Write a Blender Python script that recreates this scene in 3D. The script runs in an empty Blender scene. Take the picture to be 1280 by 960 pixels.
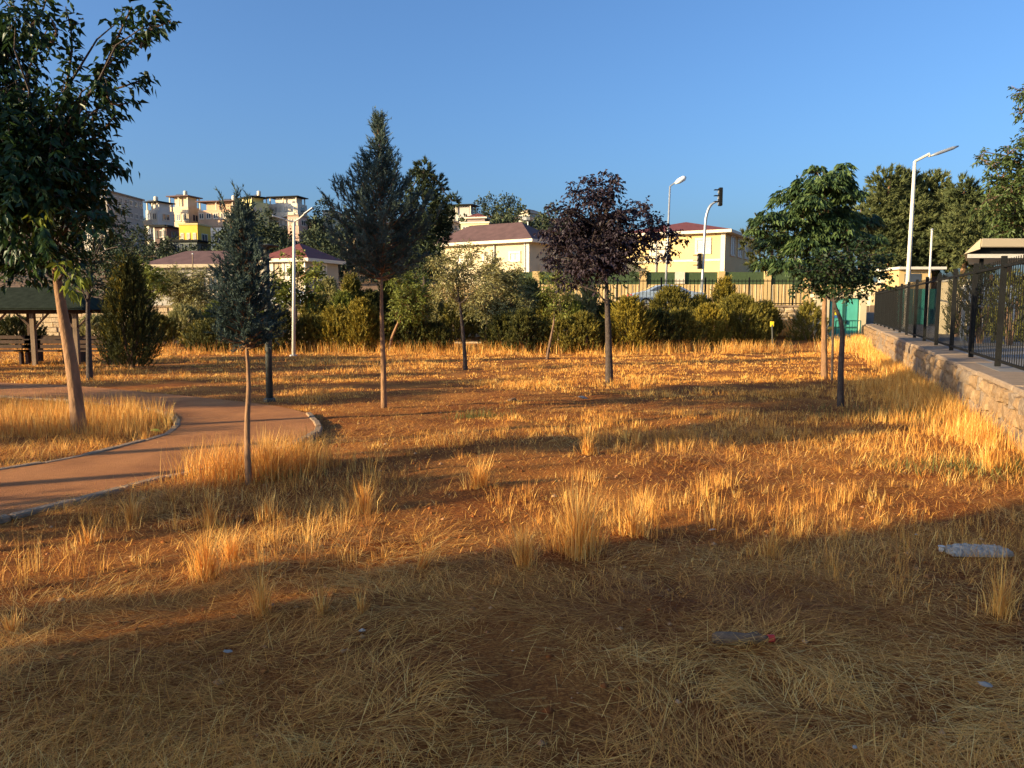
import bpy, bmesh, math, random
import numpy as np
from mathutils import Vector
sc = bpy.context.scene
COL = sc.collection
R = math.radians
# ------------------------------------------------------------------ camera
F = 965.0; PITCH = math.atan(98/965.0); EYE = 1.6
cam = bpy.data.objects.new("camera", bpy.data.cameras.new("camera")); COL.objects.link(cam)
cam.location = (0, 0, EYE); cam.rotation_euler = (math.pi/2-PITCH, 0, 0)
cam.data.sensor_width = 36; cam.data.lens = F/1280*36
cam.data.clip_start = .05; cam.data.clip_end = 6000
sc.camera = cam
# ------------------------------------------------------------------ light
SUN_EL = R(13.5); SAZ = math.atan2(-.418, -.908)          # direction TO the sun on the ground plane
sd = Vector((math.cos(SAZ)*math.cos(SUN_EL), math.sin(SAZ)*math.cos(SUN_EL), math.sin(SUN_EL)))
w = bpy.data.worlds.new("World"); sc.world = w; w.use_nodes = True
nt = w.node_tree; nt.nodes.clear()
sky = nt.nodes.new("ShaderNodeTexSky"); sky.sky_type = 'NISHITA'; sky.sun_disc = False
sky.sun_elevation = SUN_EL; sky.sun_rotation = math.atan2(sd.x, sd.y)
sky.altitude = 300; sky.air_density = 1.0; sky.dust_density = 4.5; sky.ozone_density = 5.6
bg = nt.nodes.new("ShaderNodeBackground"); bg.inputs[1].default_value = .125
wo = nt.nodes.new("ShaderNodeOutputWorld")
nt.links.new(sky.outputs[0], bg.inputs[0]); nt.links.new(bg.outputs[0], wo.inputs[0])
sl = bpy.data.lights.new("sun", 'SUN'); sl.energy = 5.0; sl.angle = R(.5); sl.color = (1.0, .80, .46)
so = bpy.data.objects.new("sun", sl); COL.objects.link(so)
so.rotation_euler = sd.to_track_quat('Z', 'Y').to_euler(); so.location = sd*50
sc.view_settings.view_transform = 'Standard'; sc.view_settings.look = 'None'
sc.view_settings.exposure = 1.15; sc.view_settings.gamma = 1
sc.cycles.max_bounces = 5; sc.cycles.diffuse_bounces = 3; sc.cycles.transparent_max_bounces = 6

rng = np.random.default_rng(7); random.seed(7)
# ------------------------------------------------------------------ projection helpers (photo pixel -> place)
cp, sp = math.cos(PITCH), math.sin(PITCH)
def ray(px, py):
    a = (px-640)/F; b = (480-py)/F
    return np.array([a, cp+b*sp, -sp+b*cp])
def P(px, py, Y):
    r = ray(px, py); t = Y/r[1]
    return np.array([r[0]*t, Y, EYE+r[2]*t])
def gz(X, Y):
    X = np.asarray(X, float); Y = np.asarray(Y, float)
    z = -.015*np.maximum(Y-5, 0)
    z = np.where(Y > 34, -.435+.04*(Y-34), z)
    return z
def G(px, py):
    r = ray(px, py); k = r[2]/r[1]
    Y = (EYE-.075)/(-k-.015)
    return np.array([r[0]/r[1]*Y, Y, -.015*(Y-5)])
def nrm(v): return v/np.maximum(np.linalg.norm(v, axis=-1, keepdims=True), 1e-9)
def vnoise(x, y, s, seed=0):
    x = np.asarray(x)/s+1000; y = np.asarray(y)/s+1000
    xi = np.floor(x).astype(np.int64); yi = np.floor(y).astype(np.int64); fx = x-xi; fy = y-yi
    fx = fx*fx*(3-2*fx); fy = fy*fy*(3-2*fy)
    def h(a, b):
        n = (a*374761393+b*668265263+seed*982451653) & 0xffffffff
        n = ((n ^ (n >> 13))*1274126177) & 0xffffffff
        return ((n ^ (n >> 16)) & 0xffff)/65535.
    return (h(xi, yi)*(1-fx)+h(xi+1, yi)*fx)*(1-fy)+(h(xi, yi+1)*(1-fx)+h(xi+1, yi+1)*fx)*fy
def inpoly(x, y, poly):
    x = np.asarray(x); y = np.asarray(y); c = np.zeros(x.shape, bool); n = len(poly)
    for i in range(n):
        x1, y1 = poly[i][:2]; x2, y2 = poly[(i+1) % n][:2]
        if y1 == y2: continue
        k = ((y1 > y) != (y2 > y)) & (x < (x2-x1)*(y-y1)/(y2-y1)+x1)
        c ^= k
    return c
# ------------------------------------------------------------------ object helpers
def tag(o, label=None, cat=None, group=None, kind=None):
    if label: o["label"] = label
    if cat: o["category"] = cat
    if group: o["group"] = group
    if kind: o["kind"] = kind
    return o
def thing(name, label, cat, loc, rz=0, group=None):
    o = bpy.data.objects.new(name, None); COL.objects.link(o); o.location = loc; o.rotation_euler = (0, 0, rz)
    o.empty_display_size = .3
    return tag(o, label, cat, group)
def link(name, me, mat=None, parent=None, loc=None):
    o = bpy.data.objects.new(name, me); COL.objects.link(o)
    if mat is not None and len(me.materials) == 0: me.materials.append(mat)
    if parent is not None: o.parent = parent
    if loc is not None: o.location = loc
    return o
def copy_tree(o, parent=None):
    c = o.copy(); COL.objects.link(c); c.parent = parent
    for ch in list(o.children): copy_tree(ch, c)
    return c
def fast_mesh(name, V, T, tint=None, smooth=False):
    V = np.ascontiguousarray(V, np.float32).reshape(-1, 3); T = np.ascontiguousarray(T, np.int32).reshape(-1, 3)
    me = bpy.data.meshes.new(name); me.vertices.add(len(V)); me.vertices.foreach_set("co", V.ravel())
    me.loops.add(T.size); me.loops.foreach_set("vertex_index", T.ravel())
    me.polygons.add(len(T)); me.polygons.foreach_set("loop_start", np.arange(0, T.size, 3, dtype=np.int32))
    me.update(calc_edges=True)
    if tint is not None:
        a = me.attributes.new("tint", 'FLOAT', 'FACE'); a.data.foreach_set("value", np.asarray(tint, np.float32))
    if smooth: me.polygons.foreach_set("use_smooth", np.ones(len(T), bool))
    return me
class M:
    def __init__(s): s.v = []; s.f = []
    def quad(s, a, b, c, d):
        n = len(s.v); s.v += [tuple(a), tuple(b), tuple(c), tuple(d)]; s.f.append((n, n+1, n+2, n+3)); return s
    def par(s, o, a, b, c):            # parallelepiped from a corner and three edge vectors
        o, a, b, c = [np.array(q, float) for q in (o, a, b, c)]
        if np.dot(np.cross(a, b), c) < 0: a, b = b, a
        n = len(s.v); s.v += [tuple(q) for q in (o, o+a, o+a+b, o+b, o+c, o+a+c, o+a+b+c, o+b+c)]
        s.f += [tuple(n+i for i in q) for q in ((0, 3, 2, 1), (4, 5, 6, 7), (0, 1, 5, 4), (1, 2, 6, 5), (2, 3, 7, 6), (3, 0, 4, 7))]
        return s
    def box(s, c, d, rz=0):
        x = np.array([math.cos(rz), math.sin(rz), 0]); y = np.array([-x[1], x[0], 0]); z = np.array([0, 0, 1.])
        return s.par(np.array(c, float)-x*d[0]/2-y*d[1]/2-z*d[2]/2, x*d[0], y*d[1], z*d[2])
    def tube(s, pts, rad, n=8, cap=True):
        pts = [np.array(p, float) for p in pts]; m = len(pts)
        if np.isscalar(rad): rad = [rad]*m
        ref = np.array([.3, .9, .1]); i0 = len(s.v)
        for i in range(m):
            d = nrm(pts[min(i+1, m-1)]-pts[max(i-1, 0)])
            if abs(np.dot(d, ref)) > .95: ref = np.array([.9, -.2, .4])
            u = nrm(np.cross(d, ref)); v = np.cross(d, u)
            for k in range(n):
                a = 2*math.pi*k/n; s.v.append(tuple(pts[i]+rad[i]*(u*math.cos(a)+v*math.sin(a))))
        for i in range(m-1):
            for k in range(n):
                a = i0+i*n+k; b = i0+i*n+(k+1) % n; s.f.append((a, b, b+n, a+n))
        if cap:
            s.f.append(tuple(i0+k for k in range(n))[::-1]); s.f.append(tuple(i0+(m-1)*n+k for k in range(n)))
        return s
    def lathe(s, c, prof, n=12):
        c = np.array(c, float); i0 = len(s.v)
        for r, z in prof:
            for k in range(n):
                a = 2*math.pi*k/n; s.v.append((c[0]+r*math.cos(a), c[1]+r*math.sin(a), c[2]+z))
        for i in range(len(prof)-1):
            for k in range(n):
                a = i0+i*n+k; b = i0+i*n+(k+1) % n; s.f.append((a, b, b+n, a+n))
        s.f.append(tuple(i0+k for k in range(n))[::-1]); s.f.append(tuple(i0+(len(prof)-1)*n+k for k in range(n)))
        return s
    def mesh(s, name, mat, origin=(0, 0, 0), smooth=False):
        me = bpy.data.meshes.new(name); o = np.array(origin, float)
        me.from_pydata([tuple(np.array(p)-o) for p in s.v], [], s.f); me.update()
        if smooth: me.polygons.foreach_set("use_smooth", [len(p.vertices) == 4 for p in me.polygons])
        me.materials.append(mat); return me
    def build(s, name, mat, parent=None, origin=None, smooth=False, bevel=0):
        if origin is None: origin = tuple(parent.location) if (parent is not None and parent.type == 'EMPTY') else (0, 0, 0)
        me = s.mesh(name, mat, origin, smooth)
        if bevel:
            bm = bmesh.new(); bm.from_mesh(me)
            bmesh.ops.bevel(bm, geom=bm.edges[:], offset=bevel, segments=1, affect='EDGES'); bm.to_mesh(me); bm.free()
        return link(name, me, None, parent)
# ------------------------------------------------------------------ materials
def newmat(name):
    m = bpy.data.materials.new(name); m.use_nodes = True; n = m.node_tree
    return m, n, n.nodes["Principled BSDF"], n.nodes["Material Output"]
def mat(name, col, rough=.8, var=.15, scale=3., metal=0., bump=0., bscale=None, detail=5, col2=None, stretch=None, spec=.3):
    m, n, b, o = newmat(name)
    b.inputs["Roughness"].default_value = rough; b.inputs["Metallic"].default_value = metal
    b.inputs["Specular IOR Level"].default_value = spec
    geo = n.nodes.new("ShaderNodeNewGeometry"); src = geo.outputs["Position"]
    if stretch:
        mp = n.nodes.new("ShaderNodeMapping"); mp.inputs["Scale"].default_value = stretch
        n.links.new(src, mp.inputs[0]); src = mp.outputs[0]
    t = n.nodes.new("ShaderNodeTexNoise"); t.inputs["Scale"].default_value = scale; t.inputs["Detail"].default_value = detail
    t.inputs["Roughness"].default_value = .65
    n.links.new(src, t.inputs["Vector"])
    r = n.nodes.new("ShaderNodeValToRGB"); c = np.array(col); c2 = np.array(col2) if col2 is not None else c*(1+var)
    c1 = c*(1-var) if col2 is None else c
    r.color_ramp.elements[0].position = .32; r.color_ramp.elements[1].position = .68
    r.color_ramp.elements[0].color = (*np.clip(c1, 0, 1), 1); r.color_ramp.elements[1].color = (*np.clip(c2, 0, 1), 1)
    n.links.new(t.outputs[0], r.inputs[0]); n.links.new(r.outputs[0], b.inputs["Base Color"])
    if bump:
        t2 = n.nodes.new("ShaderNodeTexNoise"); t2.inputs["Scale"].default_value = bscale or scale*4; t2.inputs["Detail"].default_value = 8
        n.links.new(src, t2.inputs["Vector"])
        bp = n.nodes.new("ShaderNodeBump"); bp.inputs["Strength"].default_value = bump; bp.inputs["Distance"].default_value = .03
        n.links.new(t2.outputs[0], bp.inputs["Height"]); n.links.new(bp.outputs[0], b.inputs["Normal"])
    return m
def leafmat(name, cols, trans=.3, rough=.5, spec=.3):
    m, n, b, o = newmat(name)
    at = n.nodes.new("ShaderNodeAttribute"); at.attribute_name = "tint"
    r = n.nodes.new("ShaderNodeValToRGB"); e = r.color_ramp.elements
    while len(e) < len(cols): e.new(.5)
    for i, c in enumerate(cols):
        e[i].position = i/(len(cols)-1); e[i].color = (*c, 1)
    n.links.new(at.outputs["Fac"], r.inputs[0]); n.links.new(r.outputs[0], b.inputs["Base Color"])
    b.inputs["Roughness"].default_value = rough; b.inputs["Specular IOR Level"].default_value = spec
    if trans:
        tr = n.nodes.new("ShaderNodeBsdfTranslucent"); mx = n.nodes.new("ShaderNodeMixShader"); mx.inputs[0].default_value = trans
        n.links.new(r.outputs[0], tr.inputs[0]); n.links.new(b.outputs[0], mx.inputs[1]); n.links.new(tr.outputs[0], mx.inputs[2])
        n.links.new(mx.outputs[0], o.inputs[0])
    return m
MT = {}
MT['bark'] = mat("bark", (.16, .095, .06), .9, .35, 14, bump=.8, bscale=30, stretch=(1, 1, .3))
MT['bark_light'] = mat("bark_light", (.26, .14, .07), .9, .3, 9, bump=.6, bscale=25, stretch=(1, 1, .35))
MT['bark_dark'] = mat("bark_dark", (.07, .05, .04), .9, .3, 12, bump=.8)
MT['mulberry'] = leafmat("mulberry_leaf", [(.010, .022, .008), (.022, .048, .013), (.045, .085, .02)], .22, .42)
MT['mulberry_sunlit'] = leafmat("sunlit_leaf", [(.12, .15, .02), (.26, .29, .04)], .35, .45)
MT['cypress'] = leafmat("cypress_spray", [(.035, .055, .045), (.085, .12, .095), (.20, .24, .18)], .18, .8)
MT['cypress_dark'] = leafmat("blue_cypress_spray", [(.035, .055, .045), (.065, .095, .078), (.12, .15, .115)], .15, .8)
MT['pine'] = leafmat("pine_needles", [(.04, .055, .018), (.09, .105, .035), (.18, .18, .065)], .15, .8)
MT['plum'] = leafmat("purple_leaf", [(.014, .010, .014), (.035, .024, .032), (.075, .05, .058)], .12, .5)
MT['plum_green'] = leafmat("plum_shoot_leaf", [(.02, .03, .01), (.05, .07, .02)], .2, .5)
MT['chestnut'] = leafmat("chestnut_leaf", [(.028, .05, .02), (.065, .105, .038), (.14, .19, .065)], .25, .33)
MT['maple'] = leafmat("dark_round_leaf", [(.012, .024, .01), (.026, .045, .016), (.05, .08, .02)], .2, .5)
MT['olive'] = leafmat("olive_leaf", [(.13, .13, .045), (.30, .27, .10), (.52, .45, .21)], .25, .6)
MT['yellow_green'] = leafmat("yellow_green_leaf", [(.08, .10, .02), (.17, .19, .035), (.30, .29, .06)], .3, .5)
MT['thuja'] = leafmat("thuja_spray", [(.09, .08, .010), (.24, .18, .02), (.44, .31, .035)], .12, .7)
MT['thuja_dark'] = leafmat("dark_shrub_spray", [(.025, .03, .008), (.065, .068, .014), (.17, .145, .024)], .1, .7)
MT['thuja_mid'] = leafmat("mid_shrub_spray", [(.06, .055, .010), (.16, .135, .02), (.32, .24, .035)], .1, .7)
MT['hill_green'] = leafmat("hill_tree_leaf", [(.02, .032, .018), (.045, .06, .03), (.085, .10, .045)], .1, .8)
MT['straw'] = leafmat("dry_grass", [(.20, .062, .016), (.66, .268, .052), (.95, .50, .10), (.98, .71, .25)], .3, .6)
MT['greengrass'] = leafmat("green_grass", [(.08, .09, .02), (.18, .18, .05)], .3, .6)
MT['white_metal'] = mat("white_metal", (.60, .54, .45), .45, .06, 3)
MT['grey_metal'] = mat("grey_metal", (.38, .39, .40), .45, .08, 5, metal=.5)
MT['black_metal'] = mat("black_metal", (.009, .009, .009), .7, .3, 6, spec=.12)
MT['dark_pole'] = mat("weathered_dark_pole", (.07, .07, .06), .6, .3, 4)
MT['concrete'] = mat("concrete", (.28, .195, .13), .9, .2, 5, bump=.5, bscale=40)
MT['rock'] = mat("hewn_rock", (.19, .11, .055), .95, .35, 6, bump=1, bscale=22, col2=(.33, .215, .115))
MT['rock_grey'] = mat("grey_rock", (.16, .11, .075), .95, .35, 7, bump=1, bscale=22, col2=(.28, .205, .14))
MT['mortar'] = mat("mortar", (.17, .14, .11), .95, .3, 9, bump=.8)
MT['rubble'] = mat("cream_rubble", (.42, .29, .16), .95, .3, 3, bump=1, bscale=12, col2=(.56, .42, .26))
MT['kerb'] = mat("kerb_stone", (.30, .195, .115), .9, .25, 12, bump=.5)
MT['cream'] = mat("cream_paint", (.60, .48, .30), .85, .06, .6, bump=.1)
MT['yellow'] = mat("yellow_paint", (.60, .43, .20), .85, .07, .6)
MT['cream_wall'] = mat("shaded_cream_paint", (.42, .33, .22), .85, .06, .6)  # cream darkened in the paint to stand for the beige building's shaded front
MT['trim'] = mat("white_trim", (.66, .56, .42), .7, .06, 2)
MT['roof_red'] = mat("maroon_roof", (.16, .045, .035), .7, .22, 2.2)
MT['roof_dull'] = mat("dull_red_roof", (.11, .06, .055), .8, .22, 1.6)
MT['roof_tile_dark'] = mat("dark_gazebo_roof", (.025, .03, .02), .95, .3, 5, spec=.03)
MT['wood'] = mat("brown_wood", (.065, .034, .022), .8, .3, 8, stretch=(1, 1, .2))
MT['wood_light'] = mat("light_brown_post", (.20, .13, .08), .8, .3, 8, stretch=(1, 1, .2))
MT['teal'] = mat("teal_metal", (.09, .42, .33), .5, .08, 2)
MT['teal_dark'] = mat("dark_teal_frame", (.03, .12, .10), .5, .08, 2)
MT['yellow_sign'] = mat("yellow_sign", (.85, .62, .03), .5, .05, 3)
MT['blue_sign'] = mat("blue_label", (.05, .16, .4), .5, .05, 3)
MT['meshgreen'] = mat("green_screen_mesh", (.05, .075, .03), .85, .25, 4, stretch=(3, 3, 1))
MT['palings'] = mat("cream_boundary_wall", (.56, .37, .16), .85, .1, 1.5)
MT['asphalt'] = mat("asphalt", (.06, .058, .056), .9, .25, 4, bump=.4, bscale=60)
MT['pavement'] = mat("pale_pavement", (.20, .18, .165), .9, .2, 2, bump=.3, bscale=30)
MT['car_paint'] = mat("silver_blue_paint", (.42, .50, .60), .25, .03, 1, metal=.4, spec=.6)
MT['white_paint'] = mat("white_car_paint", (.7, .7, .7), .25, .03, 1, spec=.6)
MT['glass'] = mat("dark_glass", (.05, .06, .08), .08, .2, .3, spec=.8)
MT['curtain'] = mat("pale_window_blind", (.45, .42, .36), .3, .12, 2, spec=.6)
MT['rubber'] = mat("black_rubber", (.02, .02, .02), .8, .1, 3)
MT['plastic'] = mat("dirty_white_plastic", (.33, .29, .24), .75, .2, 30, spec=.15)
MT['red_cap'] = mat("red_plastic", (.55, .03, .03), .4, .05, 6)
MT['yellow_scrap'] = mat("yellow_plastic", (.75, .72, .08), .5, .1, 9)
MT['lamp_lens'] = mat("white_lamp_lens", (.75, .75, .72), .3, .05, 3)
MT['earth'] = mat("hill_earth", (.14, .085, .045), .95, .3, .06, bump=0, col2=(.30, .17, .09))
# ------------------------------------------------------------------ ground, path, street, hill
def g2(px, py): p = G(px, py); return (p[0], p[1])
def smooth_poly(pts, n=5, closed=False):
    out = []; m = len(pts); pts = [np.array(p, float) for p in pts]
    for i in range(m if closed else m-1):
        p0 = pts[(i-1) % m] if (closed or i > 0) else pts[i]; p1 = pts[i]; p2 = pts[(i+1) % m]
        p3 = pts[(i+2) % m] if (closed or i+2 < m) else p2
        for k in range(n):
            t = k/n
            out.append(.5*((2*p1)+(-p0+p2)*t+(2*p0-5*p1+4*p2-p3)*t*t+(-p0+3*p1-3*p2+p3)*t**3))
    if not closed: out.append(pts[-1])
    return out
far_edge = smooth_poly([g2(-300, 470), g2(-120, 474), g2(0, 480), g2(90, 484), g2(180, 492), g2(280, 502), g2(350, 511), g2(386, 520)], 5)
isl_edge = smooth_poly([g2(-300, 492), g2(-100, 493), g2(0, 498), g2(70, 502), g2(140, 507), g2(190, 514), g2(216, 523), g2(221, 533), g2(206, 546), g2(160, 559),
                        g2(90, 576), g2(0, 591), g2(-120, 608), g2(-300, 630)], 5)
near_edge = smooth_poly([g2(-330, 720), g2(-150, 682), g2(0, 653), g2(100, 629), g2(200, 603), g2(270, 588), g2(330, 571), g2(376, 553), g2(398, 538), g2(386, 520)], 5)
path_poly = far_edge+near_edge[::-1]+isl_edge[::-1]      # horseshoe: far branch, east end, near branch, island
path_poly = [tuple(p) for p in path_poly]
# field sheet
def graded(lo, hi, a, b, s):
    mid = list(np.arange(a, b+1e-6, s)); out = []; x = b; d = s
    while x < hi: d *= 1.16; x += d; out.append(x)
    neg = []; x = a; d = s
    while x > lo: d *= 1.16; x -= d; neg.append(x)
    return np.array(neg[::-1]+mid+out)
gx = graded(-2500, 2500, -9, 9, .09); gy = graded(-60, 90, 2, 14, .09)
XX, YY = np.meshgrid(gx, gy)
inp = inpoly(XX, YY, path_poly)
def relief(X, Y):
    near = np.clip(1-(np.abs(Y-8)/40), 0, 1)*np.clip(1-np.abs(X)/40, 0, 1)
    return near*((vnoise(X, Y, 1.3, 1)-.5)*.07+(vnoise(X, Y, .45, 2)-.5)*.035+(vnoise(X, Y, .15, 3)-.5)*.018)
ZZ = gz(XX, YY)+np.where(inp, -.05, relief(XX, YY))
ZZ = np.where(YY > 44, ZZ.min()-.2, ZZ)
def grid_mesh(name, X, Y, Z, m):
    h, wd = X.shape; V = np.stack([X, Y, Z], -1).reshape(-1, 3)
    i = np.arange(h*wd).reshape(h, wd); a = i[:-1, :-1].ravel(); b = i[:-1, 1:].ravel(); c = i[1:, 1:].ravel(); d = i[1:, :-1].ravel()
    me = fast_mesh(name, V, np.concatenate([np.stack([a, b, c], 1), np.stack([a, c, d], 1)]), smooth=True)
    return tag(link(name, me, m), kind='structure')
m, n, b, o = newmat("field_soil")
geo = n.nodes.new("ShaderNodeNewGeometry")
def nz(sc_, det=8, st=None, rough=.6):
    t = n.nodes.new("ShaderNodeTexNoise"); t.inputs["Scale"].default_value = sc_; t.inputs["Detail"].default_value = det; t.inputs["Roughness"].default_value = rough
    if st:
        mp = n.nodes.new("ShaderNodeMapping"); mp.inputs["Scale"].default_value = st; n.links.new(geo.outputs["Position"], mp.inputs[0]); n.links.new(mp.outputs[0], t.inputs[0])
    else: n.links.new(geo.outputs["Position"], t.inputs[0])
    return t.outputs[0]
def rmp(src, stops):
    r = n.nodes.new("ShaderNodeValToRGB"); e = r.color_ramp.elements
    while len(e) < len(stops): e.new(.5)
    for i, (p, c) in enumerate(stops): e[i].position = p; e[i].color = (*c, 1)
    n.links.new(src, r.inputs[0]); return r.outputs[0]
def mixc(f, a, c):
    x = n.nodes.new("ShaderNodeMix"); x.data_type = 'RGBA'; n.links.new(f, x.inputs[0]); n.links.new(a, x.inputs[6]); n.links.new(c, x.inputs[7]); return x.outputs[2]
soil = rmp(nz(38, 10, None, .75), [(.32, (.07, .019, .006)), (.52, (.25, .075, .016)), (.76, (.56, .24, .055))])
litter = rmp(nz(55, 8, (1, 2.2, 1)), [(.35, (.30, .10, .022)), (.5, (.66, .27, .055)), (.7, (.88, .46, .12))])
f1 = rmp(nz(.9, 6), [(.42, (0, 0, 0)), (.62, (.75, .75, .75))])
mx = n.nodes.new("ShaderNodeMath"); mx.operation = 'MULTIPLY'
f2 = rmp(nz(70, 6, (1, 2.5, 1)), [(.44, (0, 0, 0)), (.56, (1, 1, 1))])
n.links.new(f1, mx.inputs[0]); n.links.new(f2, mx.inputs[1])
n.links.new(mixc(mx.outputs[0], soil, litter), b.inputs["Base Color"]); b.inputs["Roughness"].default_value = .95
b.inputs["Specular IOR Level"].default_value = .1
bp = n.nodes.new("ShaderNodeBump"); bp.inputs["Strength"].default_value = 1; bp.inputs["Distance"].default_value = .025
n.links.new(nz(32, 10, None, .75), bp.inputs["Height"]); n.links.new(bp.outputs[0], b.inputs["Normal"])
MT['soil'] = m
ground = grid_mesh("ground", XX, YY, ZZ, MT['soil'])
# hill and far terrain
SKY = [(-700, 235), (-200, 250), (0, 264), (130, 274), (200, 279), (400, 277), (520, 280), (620, 272), (700, 276), (760, 292), (860, 335), (950, 366), (1280, 374), (2200, 376)]
def hill(X, Y):
    X = np.asarray(X, float); Y = np.asarray(Y, float)
    px = 640+F*X/np.maximum(Y, 1)*1.0
    y = np.interp(px, [s[0] for s in SKY], [s[1] for s in SKY])
    H = (382-y)/F*232+1.6
    t = np.clip((Y-86)/(232-86), 0, 1)
    z = 1.30+(np.maximum(H-1.3, .5))*(t**1.15)
    z = z+(vnoise(X, Y, 14, 5)-.5)*2.2*np.clip((Y-90)/30, 0, 1)*np.clip((H-2)/8, .05, 1)
    return np.where(Y > 232, z-(Y-232)*.03, z)
hx = graded(-2600, 2600, -230, 200, 4); hy = np.concatenate([np.arange(62, 240, 4), [260, 320, 450, 800, 1500, 2600]])
HX, HY = np.meshgrid(hx, hy); HZ = hill(HX, HY); HZ = np.where(HY < 86, 1.30, HZ)
hillside = grid_mesh("hillside", HX, HY, HZ, MT['earth'])
# path surface
def poly_sheet(name, poly, zf, m, thick=0):
    bm = bmesh.new(); vs = [bm.verts.new((p[0], p[1], zf(p[0], p[1]))) for p in poly]
    f = bm.faces.new(vs); f.normal_update()
    if f.normal.z < 0: f.normal_flip()
    if thick:
        r = bmesh.ops.extrude_face_region(bm, geom=[f])
        for v in r['geom']:
            if isinstance(v, bmesh.types.BMVert): v.co.z -= thick
        bmesh.ops.recalc_face_normals(bm, faces=bm.faces[:])
    bmesh.ops.triangulate(bm, faces=bm.faces[:]); me = bpy.data.meshes.new(name); bm.to_mesh(me); bm.free()
    return tag(link(name, me, m), kind='structure')
MT['path'] = mat("red_asphalt", (.33, .120, .036), .92, .2, 1.3, bump=.9, bscale=110, col2=(.54, .215, .068))
path = poly_sheet("path", path_poly, lambda x, y: float(gz(x, y))+.035, MT['path'], .12)
# kerb stones, one object each
def kerb_mesh(L, W, H):
    k = M(); k.par((-L/2, -W/2, -.06), (L, 0, 0), (0, W, 0), (0, 0, H+.06)); me = k.mesh("kerb_stone", MT['kerb'])
    bm = bmesh.new(); bm.from_mesh(me); bmesh.ops.bevel(bm, geom=bm.edges[:], offset=.012, segments=1, affect='EDGES'); bm.to_mesh(me); bm.free(); return me
kms = [kerb_mesh(.485, .09, .048), kerb_mesh(.49, .095, .043), kerb_mesh(.47, .088, .054)]
def lay_kerb(line, lo=-11.5):
    pts = [np.array(p) for p in line]; d = [0]
    for a, c in zip(pts, pts[1:]): d.append(d[-1]+np.linalg.norm(c-a))
    s = .25
    while s < d[-1]-.2:
        q = np.array([np.interp(s, d, [p[0] for p in pts]), np.interp(s, d, [p[1] for p in pts])])
        q2 = np.array([np.interp(s+.05, d, [p[0] for p in pts]), np.interp(s+.05, d, [p[1] for p in pts])])
        if q[0] > lo:
            a = math.atan2(*(q2-q)[::-1]); o = link("kerb_stone", random.choice(kms), None, path, (q[0], q[1], float(gz(q[0], q[1]))+random.uniform(-.006, .006)))
            o.rotation_euler = (random.uniform(-.02, .02), random.uniform(-.015, .015), a+random.uniform(-.02, .02))
        s += .5
lay_kerb(isl_edge); lay_kerb(near_edge); 
# upper road (behind the bushes) and the street on the right
road = tag(M().par((-120, 44.9, 1.30), (140, 0, 0), (0, 14.2, 0), (0, 0, .12)).build("road", MT['asphalt']), kind='structure')
kerbm = M().par((-120, 58.9, 1.30), (140, 0, 0), (0, 3.6, 0), (0, 0, .25)).build("sidewalk", MT['pavement']); tag(kerbm, kind='structure')
WD = np.array([.370, .929, 0.]); WN = np.array([-.929, .370, 0.])      # stone wall direction / outward normal
def WL(Y, off=0., z=0.):                                                   # point on the wall's front line
    return np.array([5.97+.399*(Y-9), Y, z])-WN*off
a = WL(-20, .35); c = WL(44.8, .35)
street = poly_sheet("street", [(a[0], a[1]), (a[0]+90, a[1]), (95, 44.8), (c[0], c[1])], lambda x, y: .60, MT['pavement'], .3)
a1 = WL(-20, 3.2); c1 = WL(44.8, 3.2)
lane = poly_sheet("street_lane", [(a1[0], a1[1]), (a1[0]+4.5, a1[1]), (c1[0]+4.5, 44.8), (c1[0], 44.8)], lambda x, y: .606, MT['asphalt'])
street2 = tag(M().par((20.2, 44.8, .3), (80, 0, 0), (0, 14, 0), (0, 0, .9)).build("side_street", MT['pavement']), kind='structure')
# ------------------------------------------------------------------ stone retaining wall on the right (stones one by one)
wall = thing("retaining_wall", "long rough-hewn stone retaining wall with concrete coping, right side of the field under the black fence", "wall", tuple(WL(12, 0, 0)))
wo_ = np.array(wall.location)
core = M(); A = WL(3.5, .09, -1.0); core.par(A, WD*((42.3-3.5)/.929), -WN*.42, (0, 0, 1.52)); core.build("wall_core", MT['mortar'], wall)
def rock_mesh(seed, m, L=1., Hh=1., D=1.):
    r = np.random.default_rng(seed); bm = bmesh.new(); bmesh.ops.create_cube(bm, size=1)
    bmesh.ops.subdivide_edges(bm, edges=bm.edges[:], cuts=1, use_grid_fill=True)
    for v in bm.verts:
        p = np.array(v.co); k = np.linalg.norm(p); p = p*(1-.16*(k > .6)-.1*(k > .8)) + r.normal(0, .05, 3)
        v.co = p
    me = bpy.data.meshes.new("stone"); bm.to_mesh(me); bm.free(); me.materials.append(m); return me
rocks = [rock_mesh(i, MT['rock'] if i % 3 else MT['rock_grey']) for i in range(9)]
wa = math.atan2(WD[1], WD[0])
slots = []
for row, (z0, hh) in enumerate([(.355, .18), (.14, .22), (-.08, .22), (-.30, .22), (-.52, .22)]):
    s = 7.2+row*.1
    while s < 42.2:
        L = random.uniform(.22, .44)*(1.0+.015*max(0, s-9)); gzz = -.015*(s-5)
        if z0+hh > gzz-.02: slots.append((s, L, z0, hh))
        s += L*.929+.012
slots.sort(key=lambda t: t[0]); nst = 0
for s, L, z0, hh in slots[:300]:
    p = WL(s+L*.46, .10, z0+hh/2)
    o = link("stone", random.choice(rocks), None, wall, tuple(p-wo_-WN*random.uniform(-.02, .03)))
    o.scale = (L*1.18, .30, hh*1.2); o.rotation_euler = (random.uniform(-.1, .1), random.uniform(-.08, .08), wa+random.uniform(-.12, .12))
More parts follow.
